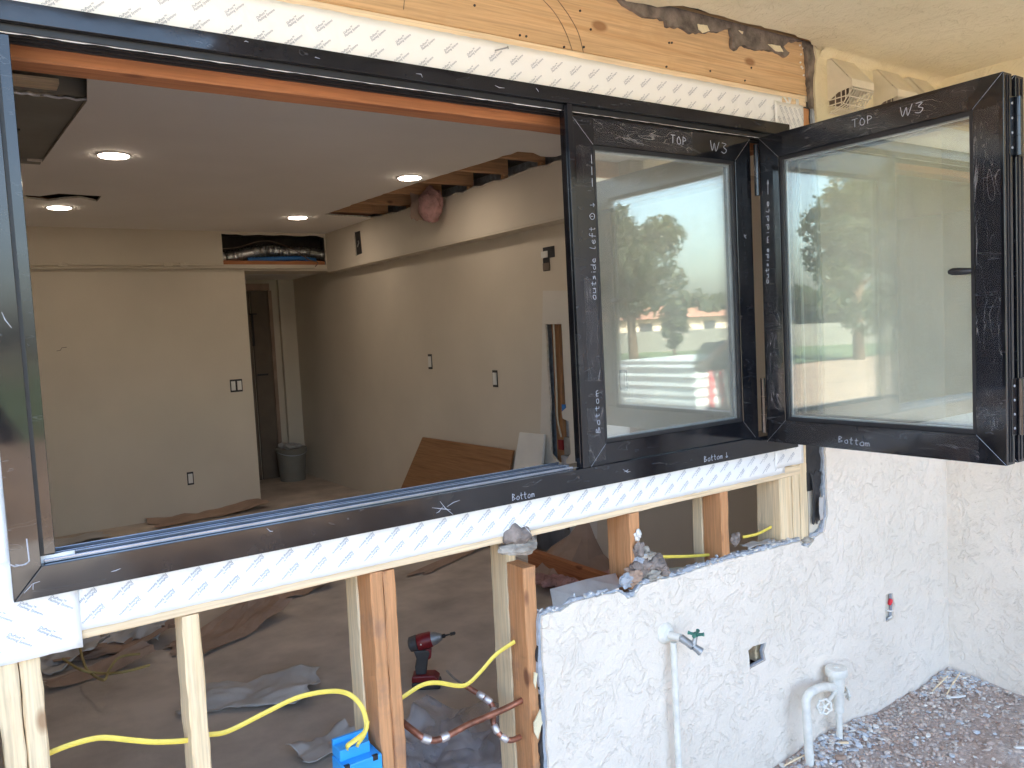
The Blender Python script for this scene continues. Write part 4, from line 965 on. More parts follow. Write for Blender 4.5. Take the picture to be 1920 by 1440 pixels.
# hinges
def hinge(x, y, za, zb_, par, r=.008):
    mb = MB(); n = 3
    for k in range(n): a = za+(zb_-za)*k/n; b = za+(zb_-za)*(k+1)/n-.0012; mb.lathe((x, y, a), (0, 0, 1), [(0, 0), (0, r), (b-a, r), (b-a, 0)], 14)
    part(mb, 'hinge', 'frame', par)
for za, zb_ in ((2.12, 2.30), (1.27, 1.47)): hinge(2.399, -.008, za, zb_, WIN, .009)
for za, zb_ in ((2.10, 2.26), (1.32, 1.48)):
    hinge(2.468, -.838, za, zb_, WIN, .0085)
    mb = MB().box(2.43, 2.464, -.832, -.829, za, zb_).box(2.472, 2.51, -.832, -.829, za, zb_)
    for k in range(4):
        z = za+.02+(zb_-za-.04)*k/3
        for x in (2.446, 2.492): mb.lathe((x, -.832, z), (0, -1, 0), [(0, .004), (.0015, .0035), (.002, 0)], 8, 1)
    part(mb, 'hinge_leaf', ['frame', 'steel'], WIN)
ed = MB()
for x in (2.425, 2.438, 2.490, 2.512): ed.box(x, x+.004, -.8295, -.8275, 1.245, 2.315)
part(ed, 'edge_ridge', 'frame_matte', WIN)
part(MB().tube([(2.406, -.735, 1.79), (2.399, -.728, 1.79), (2.398, -.71, 1.791), (2.398, -.69, 1.792), (2.398, -.678, 1.792)], [.009, .010, .011, .011, .006], 10), 'pull_handle', 'frame_matte', WIN)

# ------------------------------------------------------------------ CABLES, PIPES, BLUE BOX
def path_px(l, y): return [P(a, b, 'y', (y if len(c) == 0 else c[0])) for a, b, *c in l]
def cable(l, label, y=.078, r=.0065):
    solo(MB().tube(smooth_path(path_px(l, y), 6), r, 10, flat=.5), 'yellow_cable', 'yellow', label, 'cable', 'yellow electrical cables')
cable([(86, 1415), (92, 1412), (130, 1397), (170, 1386), (200, 1383), (250, 1388), (290, 1391), (330, 1390), (352, 1388)], 'yellow cable between the two pale studs at lower left')
cable([(385, 1378), (395, 1377), (430, 1370), (500, 1335), (560, 1307), (620, 1296), (655, 1302), (678, 1325, .06), (687, 1355, .045), (684, 1372, .035), (668, 1386, .028), (652, 1398, .03), (651, 1404, .05)], 'long yellow cable looping from the pale stud into the blue box')
cable([(690, 1352, .04), (687, 1368, .035), (681, 1382, .03), (672, 1394, .035), (670, 1400, .05)], 'short yellow cable end entering the blue box', r=.0045)
cable([(745, 1312), (755, 1307), (790, 1285), (820, 1280), (860, 1286), (880, 1280), (905, 1255), (930, 1227), (965, 1203)], 'yellow cable sagging between the doubled studs and the orange stud')
cable([(1240, 1044), (1290, 1043), (1335, 1040)], 'yellow cable behind the rubble above the stucco', .10, .0055)
cable([(1393, 1007), (1420, 1001), (1446, 988)], 'yellow cable stub near the pale studs at right', .08, .0055)
def pipe(name, label, l, r, rings=(), mat='copper'):
    pts = [P(a, b, 'y', y) for a, b, y in l]; t = thing(name, label, 'pipe', pts[0])
    pp = smooth_path(pts, 8); part(MB().tube(pp, r, 12), 'pipe', mat, t)
    for i, k in rings:
        p = pp[i]; d = (pp[min(i+1, len(pp)-1)]-pp[i-1]).normalized(); mb = MB().lathe(p-d*.012, d, [(0, r), (.002, r*1.25), (.022, r*1.3), (.026, r)], 12); part(mb, 'solder_joint', 'solder', t)
pipe('copper_pipe', 'thick copper pipe sloping across the bay to the orange stud', [(985, 1310, .08), (940, 1332, .075), (880, 1358, .065), (838, 1380, .055), (815, 1388, .055), (795, 1384, .06), (775, 1370, .09), (752, 1352, .13)], .0095, ((25, 1), (38, 1)))
pipe('copper_pipe', 'copper pipe hooking down beside the orange stud', [(868, 1283, .22), (905, 1306, .16), (920, 1318, .14), (926, 1335, .12), (925, 1355, .10), (936, 1376, .08), (955, 1388, .065), (975, 1382, .07)], .0085, ((7, 1), (12, 1), (24, 1), (36, 1), (44, 1)))
for l_, lb in (([(150, 1215), (158, 1245), (170, 1262), (195, 1275), (205, 1255), (225, 1232), (262, 1226)], 'thin dull yellow wire curling over the paper heap at lower left'),
               ([(118, 1235), (150, 1255), (185, 1262), (230, 1260), (280, 1247)], 'second thin dull yellow wire lying on the paper heap at lower left')):
    solo(MB().tube(smooth_path([P(a, b, 'z', FLZ+.10+.02*(i % 2)) for i, (a, b) in enumerate(l_)], 6), .006, 7), 'loose_wire', 'wire_yellow', lb, 'wire', 'loose wires on the paper heap')
pipe('thin_tube', 'thin dark tube lying beyond the yellow cable', [(838, 1258, .5), (852, 1272, .42), (872, 1286, .34)], .004, (), 'rust_gray')
bb = thing('blue_box', 'bright blue plastic electrical box fixed beside the doubled orange studs', 'electrical box', (.79, .06, .5))
ax0, az = XZ(641, 1400, .022); ax1 = .845; zt_ = .605
mb = MB().box(ax0, ax1, .022, .10, .42, zt_-.012)
part(mb, 'body', 'blue', bb, bevel=.003)
part(MB().box(ax0+.004, ax1-.02, .05, .098, zt_-.012, zt_+.018).box(ax0+.004, ax1-.004, .094, .105, zt_-.012, zt_+.03), 'rear_collar', 'blue', bb, bevel=.002)
part(MB().box(ax0+.004, ax0+.018, .0212, .030, zt_-.028, zt_-.0105), 'cable_slot', 'black', bb)
part(MB().box(ax1-.026, ax1-.012, .0212, .03, zt_-.024, zt_-.0105), 'cable_slot', 'black', bb)
part(MB().box(ax0-.0008, ax0+.0006, .050, .078, .45, .54), 'white_label', 'white_plastic', bb)
part(MB().box(ax0-.0014, ax0-.0009, .056, .072, .465, .525), 'label_print', 'tissue', bb)

# ------------------------------------------------------------------ IMPACT DRIVER
q = P(803, 1288, 'z', FLZ); DQ = Vector((q.x, q.y, FLZ))
dr = thing('impact_driver', 'red and black cordless impact driver standing on its battery on the floor', 'power tool', DQ)
U = Vector((rt.x, rt.y, 0)).normalized(); V2 = Vector((-U.y, U.x, 0)); ZZ = Vector((0, 0, 1))
def dp(u, z, v=0): return DQ+U*u+ZZ*z+V2*v
def dprism(pts, v0, v1):
    mb = MB(); n = len(pts); vs = [dp(a, b, v0) for a, b in pts]+[dp(a, b, v1) for a, b in pts]
    return mb.add(vs, [tuple(range(n)), tuple(range(2*n-1, n-1, -1))]+[(i, (i+1) % n, (i+1) % n+n, i+n) for i in range(n)])
ax_ = (U*.96+ZZ*.20).normalized(); c0 = dp(-.060, .190)
part(MB().lathe(c0-ax_*.012, ax_, [(0, 0), (0, .020), (.006, .031), (.03, .034), (.038, .034), (.040, 0)], 22), 'rear_cap', 'gray_cap', dr)
part(MB().lathe(c0+ax_*.028, ax_, [(0, .0), (0, .033), (.01, .035), (.055, .034), (.062, .030), (.0621, 0)], 22), 'motor_housing', 'red', dr)
part(MB().lathe(c0+ax_*.088, ax_, [(0, 0), (0, .030), (.02, .026), (.045, .013), (.048, 0)], 22), 'nose_cone', 'rust_gray', dr)
part(MB().lathe(c0+ax_*.134, ax_, [(0, 0), (0, .008), (.012, .009), (.016, .004), (.035, .003), (.036, .007), (.056, .0065), (.06, 0)], 12), 'chuck_bit', 'black', dr)
part(dprism([(-.052, .165), (.012, .165), (.018, .150), (.006, .120), (.000, .085), (-.004, .060), (-.048, .060), (-.050, .095), (-.042, .130)], -.016, .016), 'handle', 'gray_cap', dr, bevel=.006)
part(dprism([(-.002, .172), (.024, .165), (.020, .130), (.008, .122), (.004, .140)], -.013, .013), 'trigger', 'red', dr, bevel=.003)
part(dprism([(-.062, .062), (.030, .062), (.050, .045), (.050, .034), (-.066, .034)], -.034, .034), 'foot_housing', 'red', dr, bevel=.006)
part(dprism([(-.066, .033), (.052, .033), (.056, .020), (.054, .002), (-.064, .002)], -.036, .036), 'battery', 'gray_cap', dr, bevel=.006)
part(MB().lathe(c0+ax_*.045+V2*-.0345, V2*-1, [(0, 0), (0, .004), (.0005, .004), (.0006, 0)], 6), 'badge', 'white_plastic', dr)

# ------------------------------------------------------------------ SHEETS AND PAPER ON THE FLOOR
def floor_sheet(px, py, w_, h_, amp, mat, name, label, seed, rz=0, fold=0, dz=.004):
    q = P(px, py, 'z', FLZ); o = sheet(crumple(q.x, q.y, FLZ+dz, w_, h_, 9 if mat == 'kraft' else 26, amp*(.55 if mat == 'kraft' else .8), 'flat', seed, fold, 2.4 if mat == 'sheer' else 3.4, mat != 'kraft'), name, mat, label, 'sheet', rz, 'paper and plastic sheets on the floor'); return o
floor_sheet(430, 1185, .62, .30, .07, 'kraft', 'kraft_paper_sheet', 'big folded brown kraft paper behind the lone pale stud', 1.3, .5, .16)
floor_sheet(190, 1262, .46, .12, .05, 'kraft', 'kraft_paper_sheet', 'flat strip of brown kraft paper at lower left', 4.1, .15, .1)
floor_sheet(215, 1215, .55, .26, .08, 'kraft', 'kraft_paper_sheet', 'crumpled brown paper heap at left under the sill plate', 7.7, -.2, .14)
floor_sheet(125, 1235, .30, .34, .09, 'tissue', 'pale_sheet', 'crumpled grey-blue sheet beside the left pale studs', 2.4, .3, .1)
floor_sheet(255, 1195, .22, .35, .09, 'tissue', 'pale_sheet', 'standing pale fold of sheet left of the lone stud', 9.2, .9, .15)
floor_sheet(470, 1305, .52, .30, .05, 'tissue', 'pale_sheet', 'pale translucent sheet lying between the lone stud and the blue box', 5.5, -.5, .06)
floor_sheet(615, 1405, .25, .16, .05, 'tissue', 'pale_sheet', 'pale paper scrap behind the blue box', 6.1, .2, .05)
floor_sheet(835, 1425, .55, .40, .09, 'sheer', 'plastic_sheet', 'clear crumpled plastic sheet under the copper pipes', 11.3, .6, .10)
floor_sheet(880, 1430, .40, .30, .08, 'sheer', 'plastic_sheet', 'second clear plastic sheet at the bottom below the hooked pipe', 13.8, -.3, .08)
floor_sheet(390, 965, .95, .42, .06, 'kraft', 'kraft_paper_sheet', 'long brown paper sheet near the foot of the back wall', 15.2, .1, .08)
floor_sheet(370, 957, .6, .12, .10, 'kraft', 'kraft_paper_sheet', 'raised brown paper fold against the back wall', 16.9, .05, .05)
floor_sheet(130, 1018, .5, .3, .03, 'tissue', 'pale_sheet', 'pale sheet in the far left corner of the room', 18.8, .1, .02)
floor_sheet(880, 1035, 1.1, .10, .05, 'kraft', 'kraft_paper_sheet', 'dark brown paper strip across the floor behind the studs', 19.4, .42, .03)
floor_sheet(560, 1110, .4, .2, .05, 'kraft', 'kraft_paper_sheet', 'brown paper scrap near the sill plate, right of the lone stud', 21.4, .1, .1)
# brown peaked paper over pink insulation by the side wall
q = P(1105, 1062, 'z', FLZ); cone = MB(); n = 18; vs = [(q.x, q.y, FLZ+.34)]; fs = []
for ring, (rr_, h_) in enumerate(((.10, .20), (.22, .11), (.36, .035), (.42, .0))):
    for k in range(n):
        a = 2*math.pi*k/n; r_ = rr_*(1+.25*noise.noise(Vector((math.cos(a)*1.3, math.sin(a)*1.3, ring*.6))))
        vs.append((q.x+r_*math.cos(a)*1.2, q.y+r_*math.sin(a)*.8, FLZ+max(.002, h_+.05*noise.noise(Vector((a*2, ring, 3))))))
for k in range(n): fs.append((0, 1+k, 1+(k+1) % n))
for ring in range(3):
    for k in range(n): a = 1+ring*n; fs.append((a+k, a+n+k, a+n+(k+1) % n, a+(k+1) % n))
cone.add(vs, fs); sheet(cone, 'peaked_paper', 'kraft', 'brown paper standing up in a peak beside the side wall', 'sheet', 0)
q = P(1090, 1078, 'z', FLZ); o = sheet(crumple(q.x, q.y-.1, FLZ+.02, .75, .42, 26, .09, 'flat', 23.0, .0), 'pink_insulation', 'pink', 'pink insulation batt on the floor behind the rubble stud', 'insulation', .3, th=.02)
A = P(995, 1055, 'z', FLZ+.05); B = P(1185, 1125, 'z', FLZ+.05)
pk = MB(); L = (B-A).length; pk.rough_box(0, L, -.02, .02, 0, .14, 0)
o = pk.build('floor_plank', 'old_wood_x'); o.location = (A.x, A.y, FLZ+.001); o.rotation_euler = (0, 0, math.atan2(B.y-A.y, B.x-A.x)); tag(o, 'brown plank standing on edge on the floor beside the pink insulation', 'plank')
# grey hollow post with a black hook by the side wall
q = P(1040, 1025, 'x', XI-.01)
t = thing('wall_conduit', 'grey plate with a black hooked pipe low on the side wall', 'pipe', (XI, q.y, q.z))
pa = P(1003, 985, 'x', XI-.01); pb = P(1070, 1010, 'x', XI-.01)
part(MB().box(XI-.012, XI-.002, pb.y, pa.y, FLZ+.02, .80), 'plate', 'steel', t)
part(MB().box(XI-.02, XI-.013, pb.y, pb.y+(pa.y-pb.y)*.32, .40, .80), 'dark_panel', 'gray_cap', t)
hy = pb.y+(pa.y-pb.y)*.42
part(MB().tube(smooth_path([(XI-.04, hy, .80), (XI-.04, hy, .62), (XI-.04, hy, .47), (XI-.04, hy+.07, .42), (XI-.04, hy+.15, .45), (XI-.04, hy+.16, .52)], 6), .022, 12), 'hook_pipe', 'black', t)
# pink lump of insulation hanging from the torn ceiling
q = P(808, 390, 'x', XS2-.10)
pl = rocks(1, lambda: (0, 0, 0), lambda: 1, 1); bmm = bmesh.new(); bmesh.ops.create_icosphere(bmm, subdivisions=4, radius=1)
pm = MB(); vs = []
for v in bmm.verts:
    c = v.co; k = 1+.22*noise.noise(c*2.2)+.08*noise.noise(c*7); vs.append((q.x-.0+c.x*.075*k, q.y+c.y*.12*k, q.z+.02+c.z*.125*k))
pm.add(vs, [tuple(v.index for v in f.verts) for f in bmm.faces], 0, True); bmm.free()
pt_ = thing('hanging_insulation', 'pink fluffy insulation lump hanging from the torn ceiling strip', 'insulation', (q.x, q.y, q.z))
part(pm, 'fluff', 'pink', pt_)
part(crumple(q.x-.03, q.y+.14, q.z+.03, .13, .2, 12, .03, 'wall', 31), 'paper_backing', 'kraft', pt_, fix=False)
# marks on the white board
md = (B0-A0).normalized(); 
base = A0.lerp(A, .30); 
mk = MB(); side = (B-A).normalized() if False else (wb.location*0)
aa = Vector((XI-.19, 0, 0))
Aw = P(974, 811, 'x', XI-.03); Bw = P(1021, 815, 'x', XI-.03)
A0w = Vector((Aw.x-.17, Aw.y+.06, FLZ)); B0w = Vector((Bw.x-.17, Bw.y-.03, FLZ))
s_ = A0w.lerp(Aw, .62).lerp(B0w.lerp(Bw, .62), .30); e_ = A0w.lerp(Aw, .66).lerp(B0w.lerp(Bw, .66), .75); off = Vector((-.002, 0, 0))
hand('22', s_+off, e_+off, (0, 0, 1), .06, (-1, 0, 0), .002, mk); part(mk, 'marker_writing', 'pencil', wb)
# small crack mark on the back wall
ck = [P(a, b, 'y', BY-.002) for a, b in ((106, 658), (113, 657), (116, 652), (125, 651))]
part(MB().tube(ck, .0025, 5), 'crack', 'mortar_brown', bw)

# ------------------------------------------------------------------ HOSE TAP
ty = -.085
hb = thing('hose_tap', 'painted hose tap with green handle and white supply pipe on the stucco', 'tap', (1.9, SY, .0))
c = P(1247, 1187, 'y', SY)
part(MB().lathe((c.x, SY, c.z), (0, -1, 0), [(0, .036), (.004, .036), (.010, .030), (.020, .022), (.022, 0)], 24), 'wall_flange', 'white_paint', hb)
e1 = P(1277, 1196, 'y', -.055); part(MB().tube([(c.x, SY-.018, c.z), (e1.x, e1.y, e1.z)], .0125, 14), 'stub_pipe', 'white_paint', hb)
e2 = P(1300, 1212, 'y', -.095); part(MB().tube([e1, (e1+e2)/2, e2], [.0135, .0125, .014], 14), 'tap_body', 'rust_gray', hb)
e3 = P(1314, 1222, 'y', -.110); part(MB().tube([e2, e2.lerp(e3, .5), e3], [.011, .012, .0145], 14), 'spout', 'rust_gray', hb)
e4 = P(1305, 1190, 'y', -.098); part(MB().tube([e2, e4], [.010, .006], 10), 'valve_stem', 'rust_gray', hb)
hh = MB()
for a in range(4):
    an = a*math.pi/2+.5; d = Vector((math.cos(an)*.026, math.sin(an)*.026, .004)); hh.tube([e4, e4+d*.7, e4+d], [.006, .005, .007], 8)
hh.lathe(e4-Vector((0, 0, .005)), (0, 0, 1), [(0, .008), (.012, .008), (.013, 0)], 12); part(hh, 'handle', 'green', hb)
d1 = P(1265, 1205, 'y', -.03); d2 = P(1274, 1440, 'y', -.028)
dd = MB().tube([(d1.x, -.025, d1.z), (d1.x, -.025, d1.z-.1), (d2.x, -.025, d2.z), (d2.x+.001, -.025, -.02)], .011, 14); part(dd, 'supply_pipe', 'white_paint', hb)
# ------------------------------------------------------------------ GAS RISER
gy = -.07
gs = thing('gas_riser', 'white painted pipe riser with cap and two handwheels by the wall', 'pipe assembly', (2.8, gy, 0))
f_ = lambda a, b, y=gy: P(a, b, 'y', y)
p1 = f_(1519, 1440); p2 = f_(1512, 1330); p3 = f_(1512, 1312); p4 = f_(1520, 1298); p5 = f_(1540, 1289, -.06); p6 = f_(1562, 1288, -.05)
part(MB().tube([(p1.x, p1.y, -.03)]+smooth_path([p1, p2, p3, p4, p5, p6], 5), .0165, 16), 'riser_pipe', 'white_paint', gs)
b1 = f_(1569, 1295, -.045); b2 = f_(1570, 1246, -.045); hgt = b2.z-b1.z
part(MB().lathe((b1.x, -.045, b1.z-.01), (0, 0, 1), [(0, 0), (0, .024), (hgt*.15, .029), (hgt*.66, .031), (hgt*.70, .032), (hgt*.705, .040), (hgt*.74, .042), (hgt*.96, .042), (hgt*1.0, .039), (hgt*1.02, .010), (hgt*1.06, .009), (hgt*1.07, 0)], 24), 'cap_fitting', 'white_paint', gs)
t1 = f_(1572, 1300, -.045); t2 = f_(1573, 1330, -.045)
part(MB().lathe((t1.x, -.045, t2.z-.012), (0, 0, 1), [(0, .014), (.004, .020), (.02, .021), (.03, .018), (.04, .022), (t1.z-t2.z+.03, .02)], 18), 'valve_body', 'white_paint', gs)
part(MB().tube([(t1.x, -.045, t2.z), (t1.x+.001, -.045, .10), (t1.x, -.045, -.02)], .0125, 14), 'drop_pipe', 'white_paint', gs)
def wheel(c, axis, r=.026):
    c = Vector(c); axis = Vector(axis).normalized(); a = axis.cross(Vector((0, 0, 1))).normalized(); b = axis.cross(a); mb = MB()
    mb.tube([c+a*(r*(1+.09*math.cos(7*t))*math.cos(t))+b*(r*(1+.09*math.cos(7*t))*math.sin(t)) for t in np.linspace(0, 2*math.pi, 43)], .0045, 8)
    for k in range(5): t = 2*math.pi*k/5; mb.tube([c, c+a*r*math.cos(t)+b*r*math.sin(t)], .0035, 6)
    mb.lathe(c-axis*.005, axis, [(0, .008), (.01, .008), (.011, 0)], 10); return mb
w1 = f_(1546, 1325, -.10); part(wheel(w1, (-.55, -.8, .1)), 'handwheel', 'white_paint', gs)
part(MB().tube([w1, (t1.x, -.045, w1.z+.005)], .008, 10), 'wheel_stem', 'white_paint', gs)
w2 = f_(1588, 1300, -.055); part(wheel(w2, (.8, -.5, .1), .022), 'handwheel', 'white_paint', gs)
part(MB().tube([w2, (t1.x, -.045, w2.z)], .007, 10), 'wheel_stem', 'white_paint', gs)
# boxes behind the two wall holes
t = thing('cavity_box', 'ragged square hole in the stucco with wood and dark cavity behind', 'wall hole', (2.368, .05, .43))
part(MB().box(2.30, 2.44, .098, .105, .34, .52), 'cavity_back', 'mortar_brown', t)
part(MB().rough_box(2.385, 2.425, .05, .09, .40, .52, 2), 'wood_piece', 'pale_wood', t)
part(rocks(4, lambda: (2.37+rng.uniform(-.03, .03), .04, .375), lambda: .02, .6), 'rubble', 'mortar', t)
t = thing('wire_box', 'narrow open electrical box with a red wire nut in the stucco', 'electrical box', (3.243, .04, .4))
part(MB().box(3.205, 3.285, .075, .08, .33, .47), 'box_back', 'tar_paper', t)
part(MB().lathe((3.245, .03, .418), (.3, -.2, 1), [(0, .006), (.015, .0095), (.027, .008), (.029, 0)], 12), 'wire_nut', 'redw', t)
part(MB().tube(smooth_path([(3.22, .03, .40), (3.245, .02, .392), (3.26, .02, .40), (3.25, .02, .372), (3.225, .025, .365)], 6), .0035, 7), 'white_wire', 'white_plastic', t)
part(rocks(3, lambda: (3.245+rng.uniform(-.015, .015), .04, .352), lambda: .014, .6), 'rubble', 'mortar', t)

# ------------------------------------------------------------------ WALL VENTS
def vent(x, zc, wd_, label, fine=False):
    t = thing('dryer_vent', label, 'vent', (x, SY, zc), 0, 'hooded vents under the soffit'); d = .105
    A = (x, x+wd_); pr = [(SY, zc+.19), (SY-.02, zc+.19), (SY-d, zc+.085), (SY-d, zc+.06), (SY, zc-.0)]
    mb = MB(); th = .003
    prof = [(SY, zc+.19), (SY-.022, zc+.19), (SY-d, zc+.09), (SY-d, zc+.065)]
    inn = [(SY-d+th, zc+.065), (SY-d+th, zc+.088), (SY-.022, zc+.186), (SY, zc+.186)]
    mb.prism(prof+inn, x, x+wd_, plane='yz')
    sd_ = [(SY, zc+.185), (SY-.02, zc+.185), (SY-d+.004, zc+.086), (SY-d+.004, zc+.062), (SY-.045, zc+.055), (SY, zc+.03)]
    mb.prism(sd_, x+.0005, x+th, plane='yz'); mb.prism(sd_, x+wd_-th, x+wd_-.0005, plane='yz')
    part(mb, 'hood', 'vent_paint', t)
    g = MB(); n = 13 if fine else 8; r = .0014 if fine else .0024
    def pr_(s): return (SY-d+.002, zc+.075-.02*s) if s < 1 else ((SY-d+.002)+(s-1)*d*.40, zc+.055-.05*(s-1)) if s < 2 else ((SY-d*.6+.002)+(s-2)*d*.58, zc+.005-.02*(s-2))
    for k in range(n+1):
        x_ = x+.003+(wd_-.006)*k/n; g.tube([(x_, *pr_(s)) for s in (0, .99, 1.99, 2.9)], r, 5)
    for k in range(10 if fine else 7):
        s = 2.9*k/(9 if fine else 6); g.tube([(x+.003, *pr_(s)), (x+wd_-.003, *pr_(s))], r, 5)
    for x_ in (x+.003, x+wd_-.003):          # side lattice
        for k in range(1, 7): s = 2.9*k/7; y, z = pr_(s); g.tube([(x_, y, z), (x_, y, zc+.06)], r, 5)
        g.tube([(x_, SY-d*.9, zc+.035), (x_, SY, zc+.035)], r, 5); g.tube([(x_, SY-d*.6, zc+.015), (x_, SY, zc+.015)], r, 5)
    part(g, 'grille', 'vent_paint', t)
    part(MB().box(x+.01, x+wd_-.01, SY-.004, SY-.0005, zc+.02, zc+.15), 'dark_duct', 'interior_dark', t)
vent(2.86, 2.475, .145, 'cream wall vent hood with coarse grille next to the wooden beam')
vent(3.17, 2.475, .15, 'middle wall vent hood with fine mesh', True)
vent(3.40, 2.475, .14, 'rightmost wall vent with fine mesh, mostly hidden by the open sash', True)

# ------------------------------------------------------------------ OUTDOORS BEHIND THE CAMERA (seen in the glass)
def unfold(px, py, dist):
    """where a thing stands whose image returns from the corner of the two sashes"""
    d = (fw*F+rt*(px-960)-up*(py-720)).normalized(); u = CAM+d*dist; return Vector((2*2.408-u.x, -u.y, u.z))
def tree(loc, h, cr, label, n=3500, mat='leaf', trunk=.3, leaf=.16, grp='trees beyond the lawn', sq=.9):
    t = thing('tree', label, 'tree', loc, 0, grp); rs = np.random.default_rng(int(abs(loc[0]*31+loc[1]*17))+3)
    x, y, z = loc; tb = MB().tube([(x, y, z-.1), (x+.1, y, z+h*.3), (x-.1, y+.1, z+h*.55), (x+.05, y, z+h*.85)], [.035*h, .026*h, .018*h, .005*h], 9)
    cl_ = []
    for k in range(9):
        an = k*2.4; s = .35+.5*k/9; b0 = Vector((x, y, z+h*s)); e_ = b0+Vector((math.cos(an)*cr*.8, math.sin(an)*cr*.8, h*.14)); tb.tube([b0, (b0+e_)/2+Vector((0, 0, .1)), e_], [.012*h, .008*h, .003*h], 6)
        cl_.append((e_, cr*rs.uniform(.35, .6)))
    for k in range(14): cl_.append((Vector((x+rs.normal(0, cr*.4), y+rs.normal(0, cr*.4), z+h*rs.uniform(.16, .97))), cr*rs.uniform(.3, .6)))
    part(tb, 'trunk', 'bark', t)
    m = len(cl_); idx = rs.integers(0, m, n); C = np.array([list(c[0]) for c in cl_])[idx]; Rr = np.array([c[1] for c in cl_])[idx]
    d = rs.normal(0, 1, (n, 3)); d /= np.linalg.norm(d, axis=1)[:, None]; pos = C+d*(Rr*rs.uniform(.3, 1, n)**.6)[:, None]*np.array([1, 1, sq])
    a = rs.normal(0, 1, (n, 3)); a /= np.linalg.norm(a, axis=1)[:, None]; b = np.cross(a, rs.normal(0, 1, (n, 3))); b /= np.linalg.norm(b, axis=1)[:, None]
    s = leaf*rs.uniform(.5, 1.3, n)[:, None]; vs = np.stack([pos-a*s-b*s*.5, pos+a*s-b*s*.5, pos+a*s+b*s*.5, pos-a*s+b*s*.5], 1).reshape(-1, 3)
    g_ = MB(); g_.v = [tuple(v) for v in vs]; g_.f = [(4*i, 4*i+1, 4*i+2, 4*i+3) for i in range(n)]; g_.m = [0]*n; g_.sm = [False]*n
    part(g_, 'crown', mat, t, fix=False); return t
a = unfold(1185, 556, 34); tree((a.x, a.y, -.05), 6.2, 1.9, 'tall dark tree reflected in the closed sash', 11000, leaf=.085)
a = unfold(1262, 556, 38); tree((a.x, a.y, -.05), 2.6, .55, 'small thin tree reflected right of the tall one', 1500, leaf=.1)
a = unfold(1610, 556, 32); tree((a.x, a.y, -.05), 6.4, 1.7, 'bushy dark tree reflected in the open sash', 11000, leaf=.085)
for i, px in enumerate(range(1090, 1800, 42)):
    a = unfold(px, 556, 70+6*math.sin(i*2.3)); tree((a.x, a.y, -.05), 2.6+1.0*abs(math.sin(i*1.7)), 2.2, ('low round tree' if i % 2 else 'low broad tree')+' in the reflected far tree line, number %d from the left' % (i+1), 900, leaf=.32, sq=.7)
for i, (x, y) in enumerate(((7.4, -5.2), (10.5, -4.2), (6.4, -9.0))):
    tree((x, y, -.05), (4.8, 5.5, 5.0)[i], 1.9, ('sunlit yellow-green tree just outside to the right', 'sunlit yellow-green tree farther right beyond the side wall', 'sunlit yellow-green tree out in front on the right')[i], 7000, 'leaf_y', leaf=.11, grp='trees at the right of the garden')
# far house
a = unfold(1240, 556, 62)
h_ = thing('far_house', 'low pink house with tiled roof across the lawn, seen in the reflection', 'house', (a.x, a.y, 0))
part(MB().box(a.x-7, a.x+7, a.y-3, a.y+3, -.1, 1.9), 'wall', 'house_wall', h_)
part(MB().add([(a.x-7.6, a.y-3.6, 1.9), (a.x+7.6, a.y-3.6, 1.9), (a.x+7.6, a.y+3.6, 1.9), (a.x-7.6, a.y+3.6, 1.9), (a.x-5, a.y, 2.8), (a.x+5, a.y, 2.8)], [(0, 1, 5, 4), (2, 3, 4, 5), (1, 2, 5), (3, 0, 4), (3, 2, 1, 0)]), 'roof', 'roof_tile', h_)
for k in range(4): part(MB().box(a.x-5.6+k*3.2, a.x-4.4+k*3.2, a.y+2.99, a.y+3.03, .8, 1.6), 'window', 'gray_cap', h_)
# dark hedge / fence band
a = unfold(1100, 556, 48); b = unfold(1850, 556, 48)
mb = MB(); d = (b-a); nrm = Vector((-d.y, d.x, 0)).normalized()*.3
mb.add([(*(a+nrm).xy, -.1), (*(b+nrm).xy, -.1), (*(b-nrm).xy, -.1), (*(a-nrm).xy, -.1), (*(a+nrm).xy, 1.15), (*(b+nrm).xy, 1.15), (*(b-nrm).xy, 1.15), (*(a-nrm).xy, 1.15)], [(0, 1, 5, 4), (1, 2, 6, 5), (2, 3, 7, 6), (3, 0, 4, 7), (4, 5, 6, 7)])
solo(mb, 'garden_wall', 'duct_board', 'long low grey garden wall beyond the lawn, seen in the reflection', 'wall')
# wrapped pallet with red tape
a = unfold(1300, 700, 9.0); yaw = math.atan2((CAM-a).y, (CAM-a).x)
pl_ = thing('wrapped_pallet', 'pallet of goods in shiny clear wrap with a red tape stripe, seen in the reflection', 'pallet', (a.x, a.y, 0), 0)
mb = MB(); W_, Hh = .62, 1.28; vs = []; fs = []; n = 40
for j in range(n+1):
    for k in range(4*10):
        s = k//10; t_ = (k % 10)/10; cx = [(-W_+2*W_*t_, -W_), (W_, -W_+2*W_*t_), (W_-2*W_*t_, W_), (-W_, W_-2*W_*t_)][s]
        z = .02+(Hh-.02)*j/n; off = 1+.014*math.sin(j*2.2)+.02*noise.noise(Vector((cx[0]*2, cx[1]*2, z*3)))
        vs.append((a.x+cx[0]*off, a.y+cx[1]*off, z))
for j in range(n):
    for k in range(40): k2 = (k+1) % 40; fs.append((j*40+k, j*40+k2, (j+1)*40+k2, (j+1)*40+k))
fs.append(tuple(n*40+k for k in range(40))); mb.add(vs, fs); part(mb, 'wrapped_load', 'wrap', pl_)
tp_ = Vector((CAM.x-a.x, CAM.y-a.y, 0)).normalized(); edge = Vector((a.x+W_*.65*1.03, a.y+W_*1.03, 0))
part(MB().box(edge.x-.025, edge.x+.025, a.y+W_*1.02, a.y+W_*1.06, .1, 1.27), 'red_tape', 'redw', pl_)
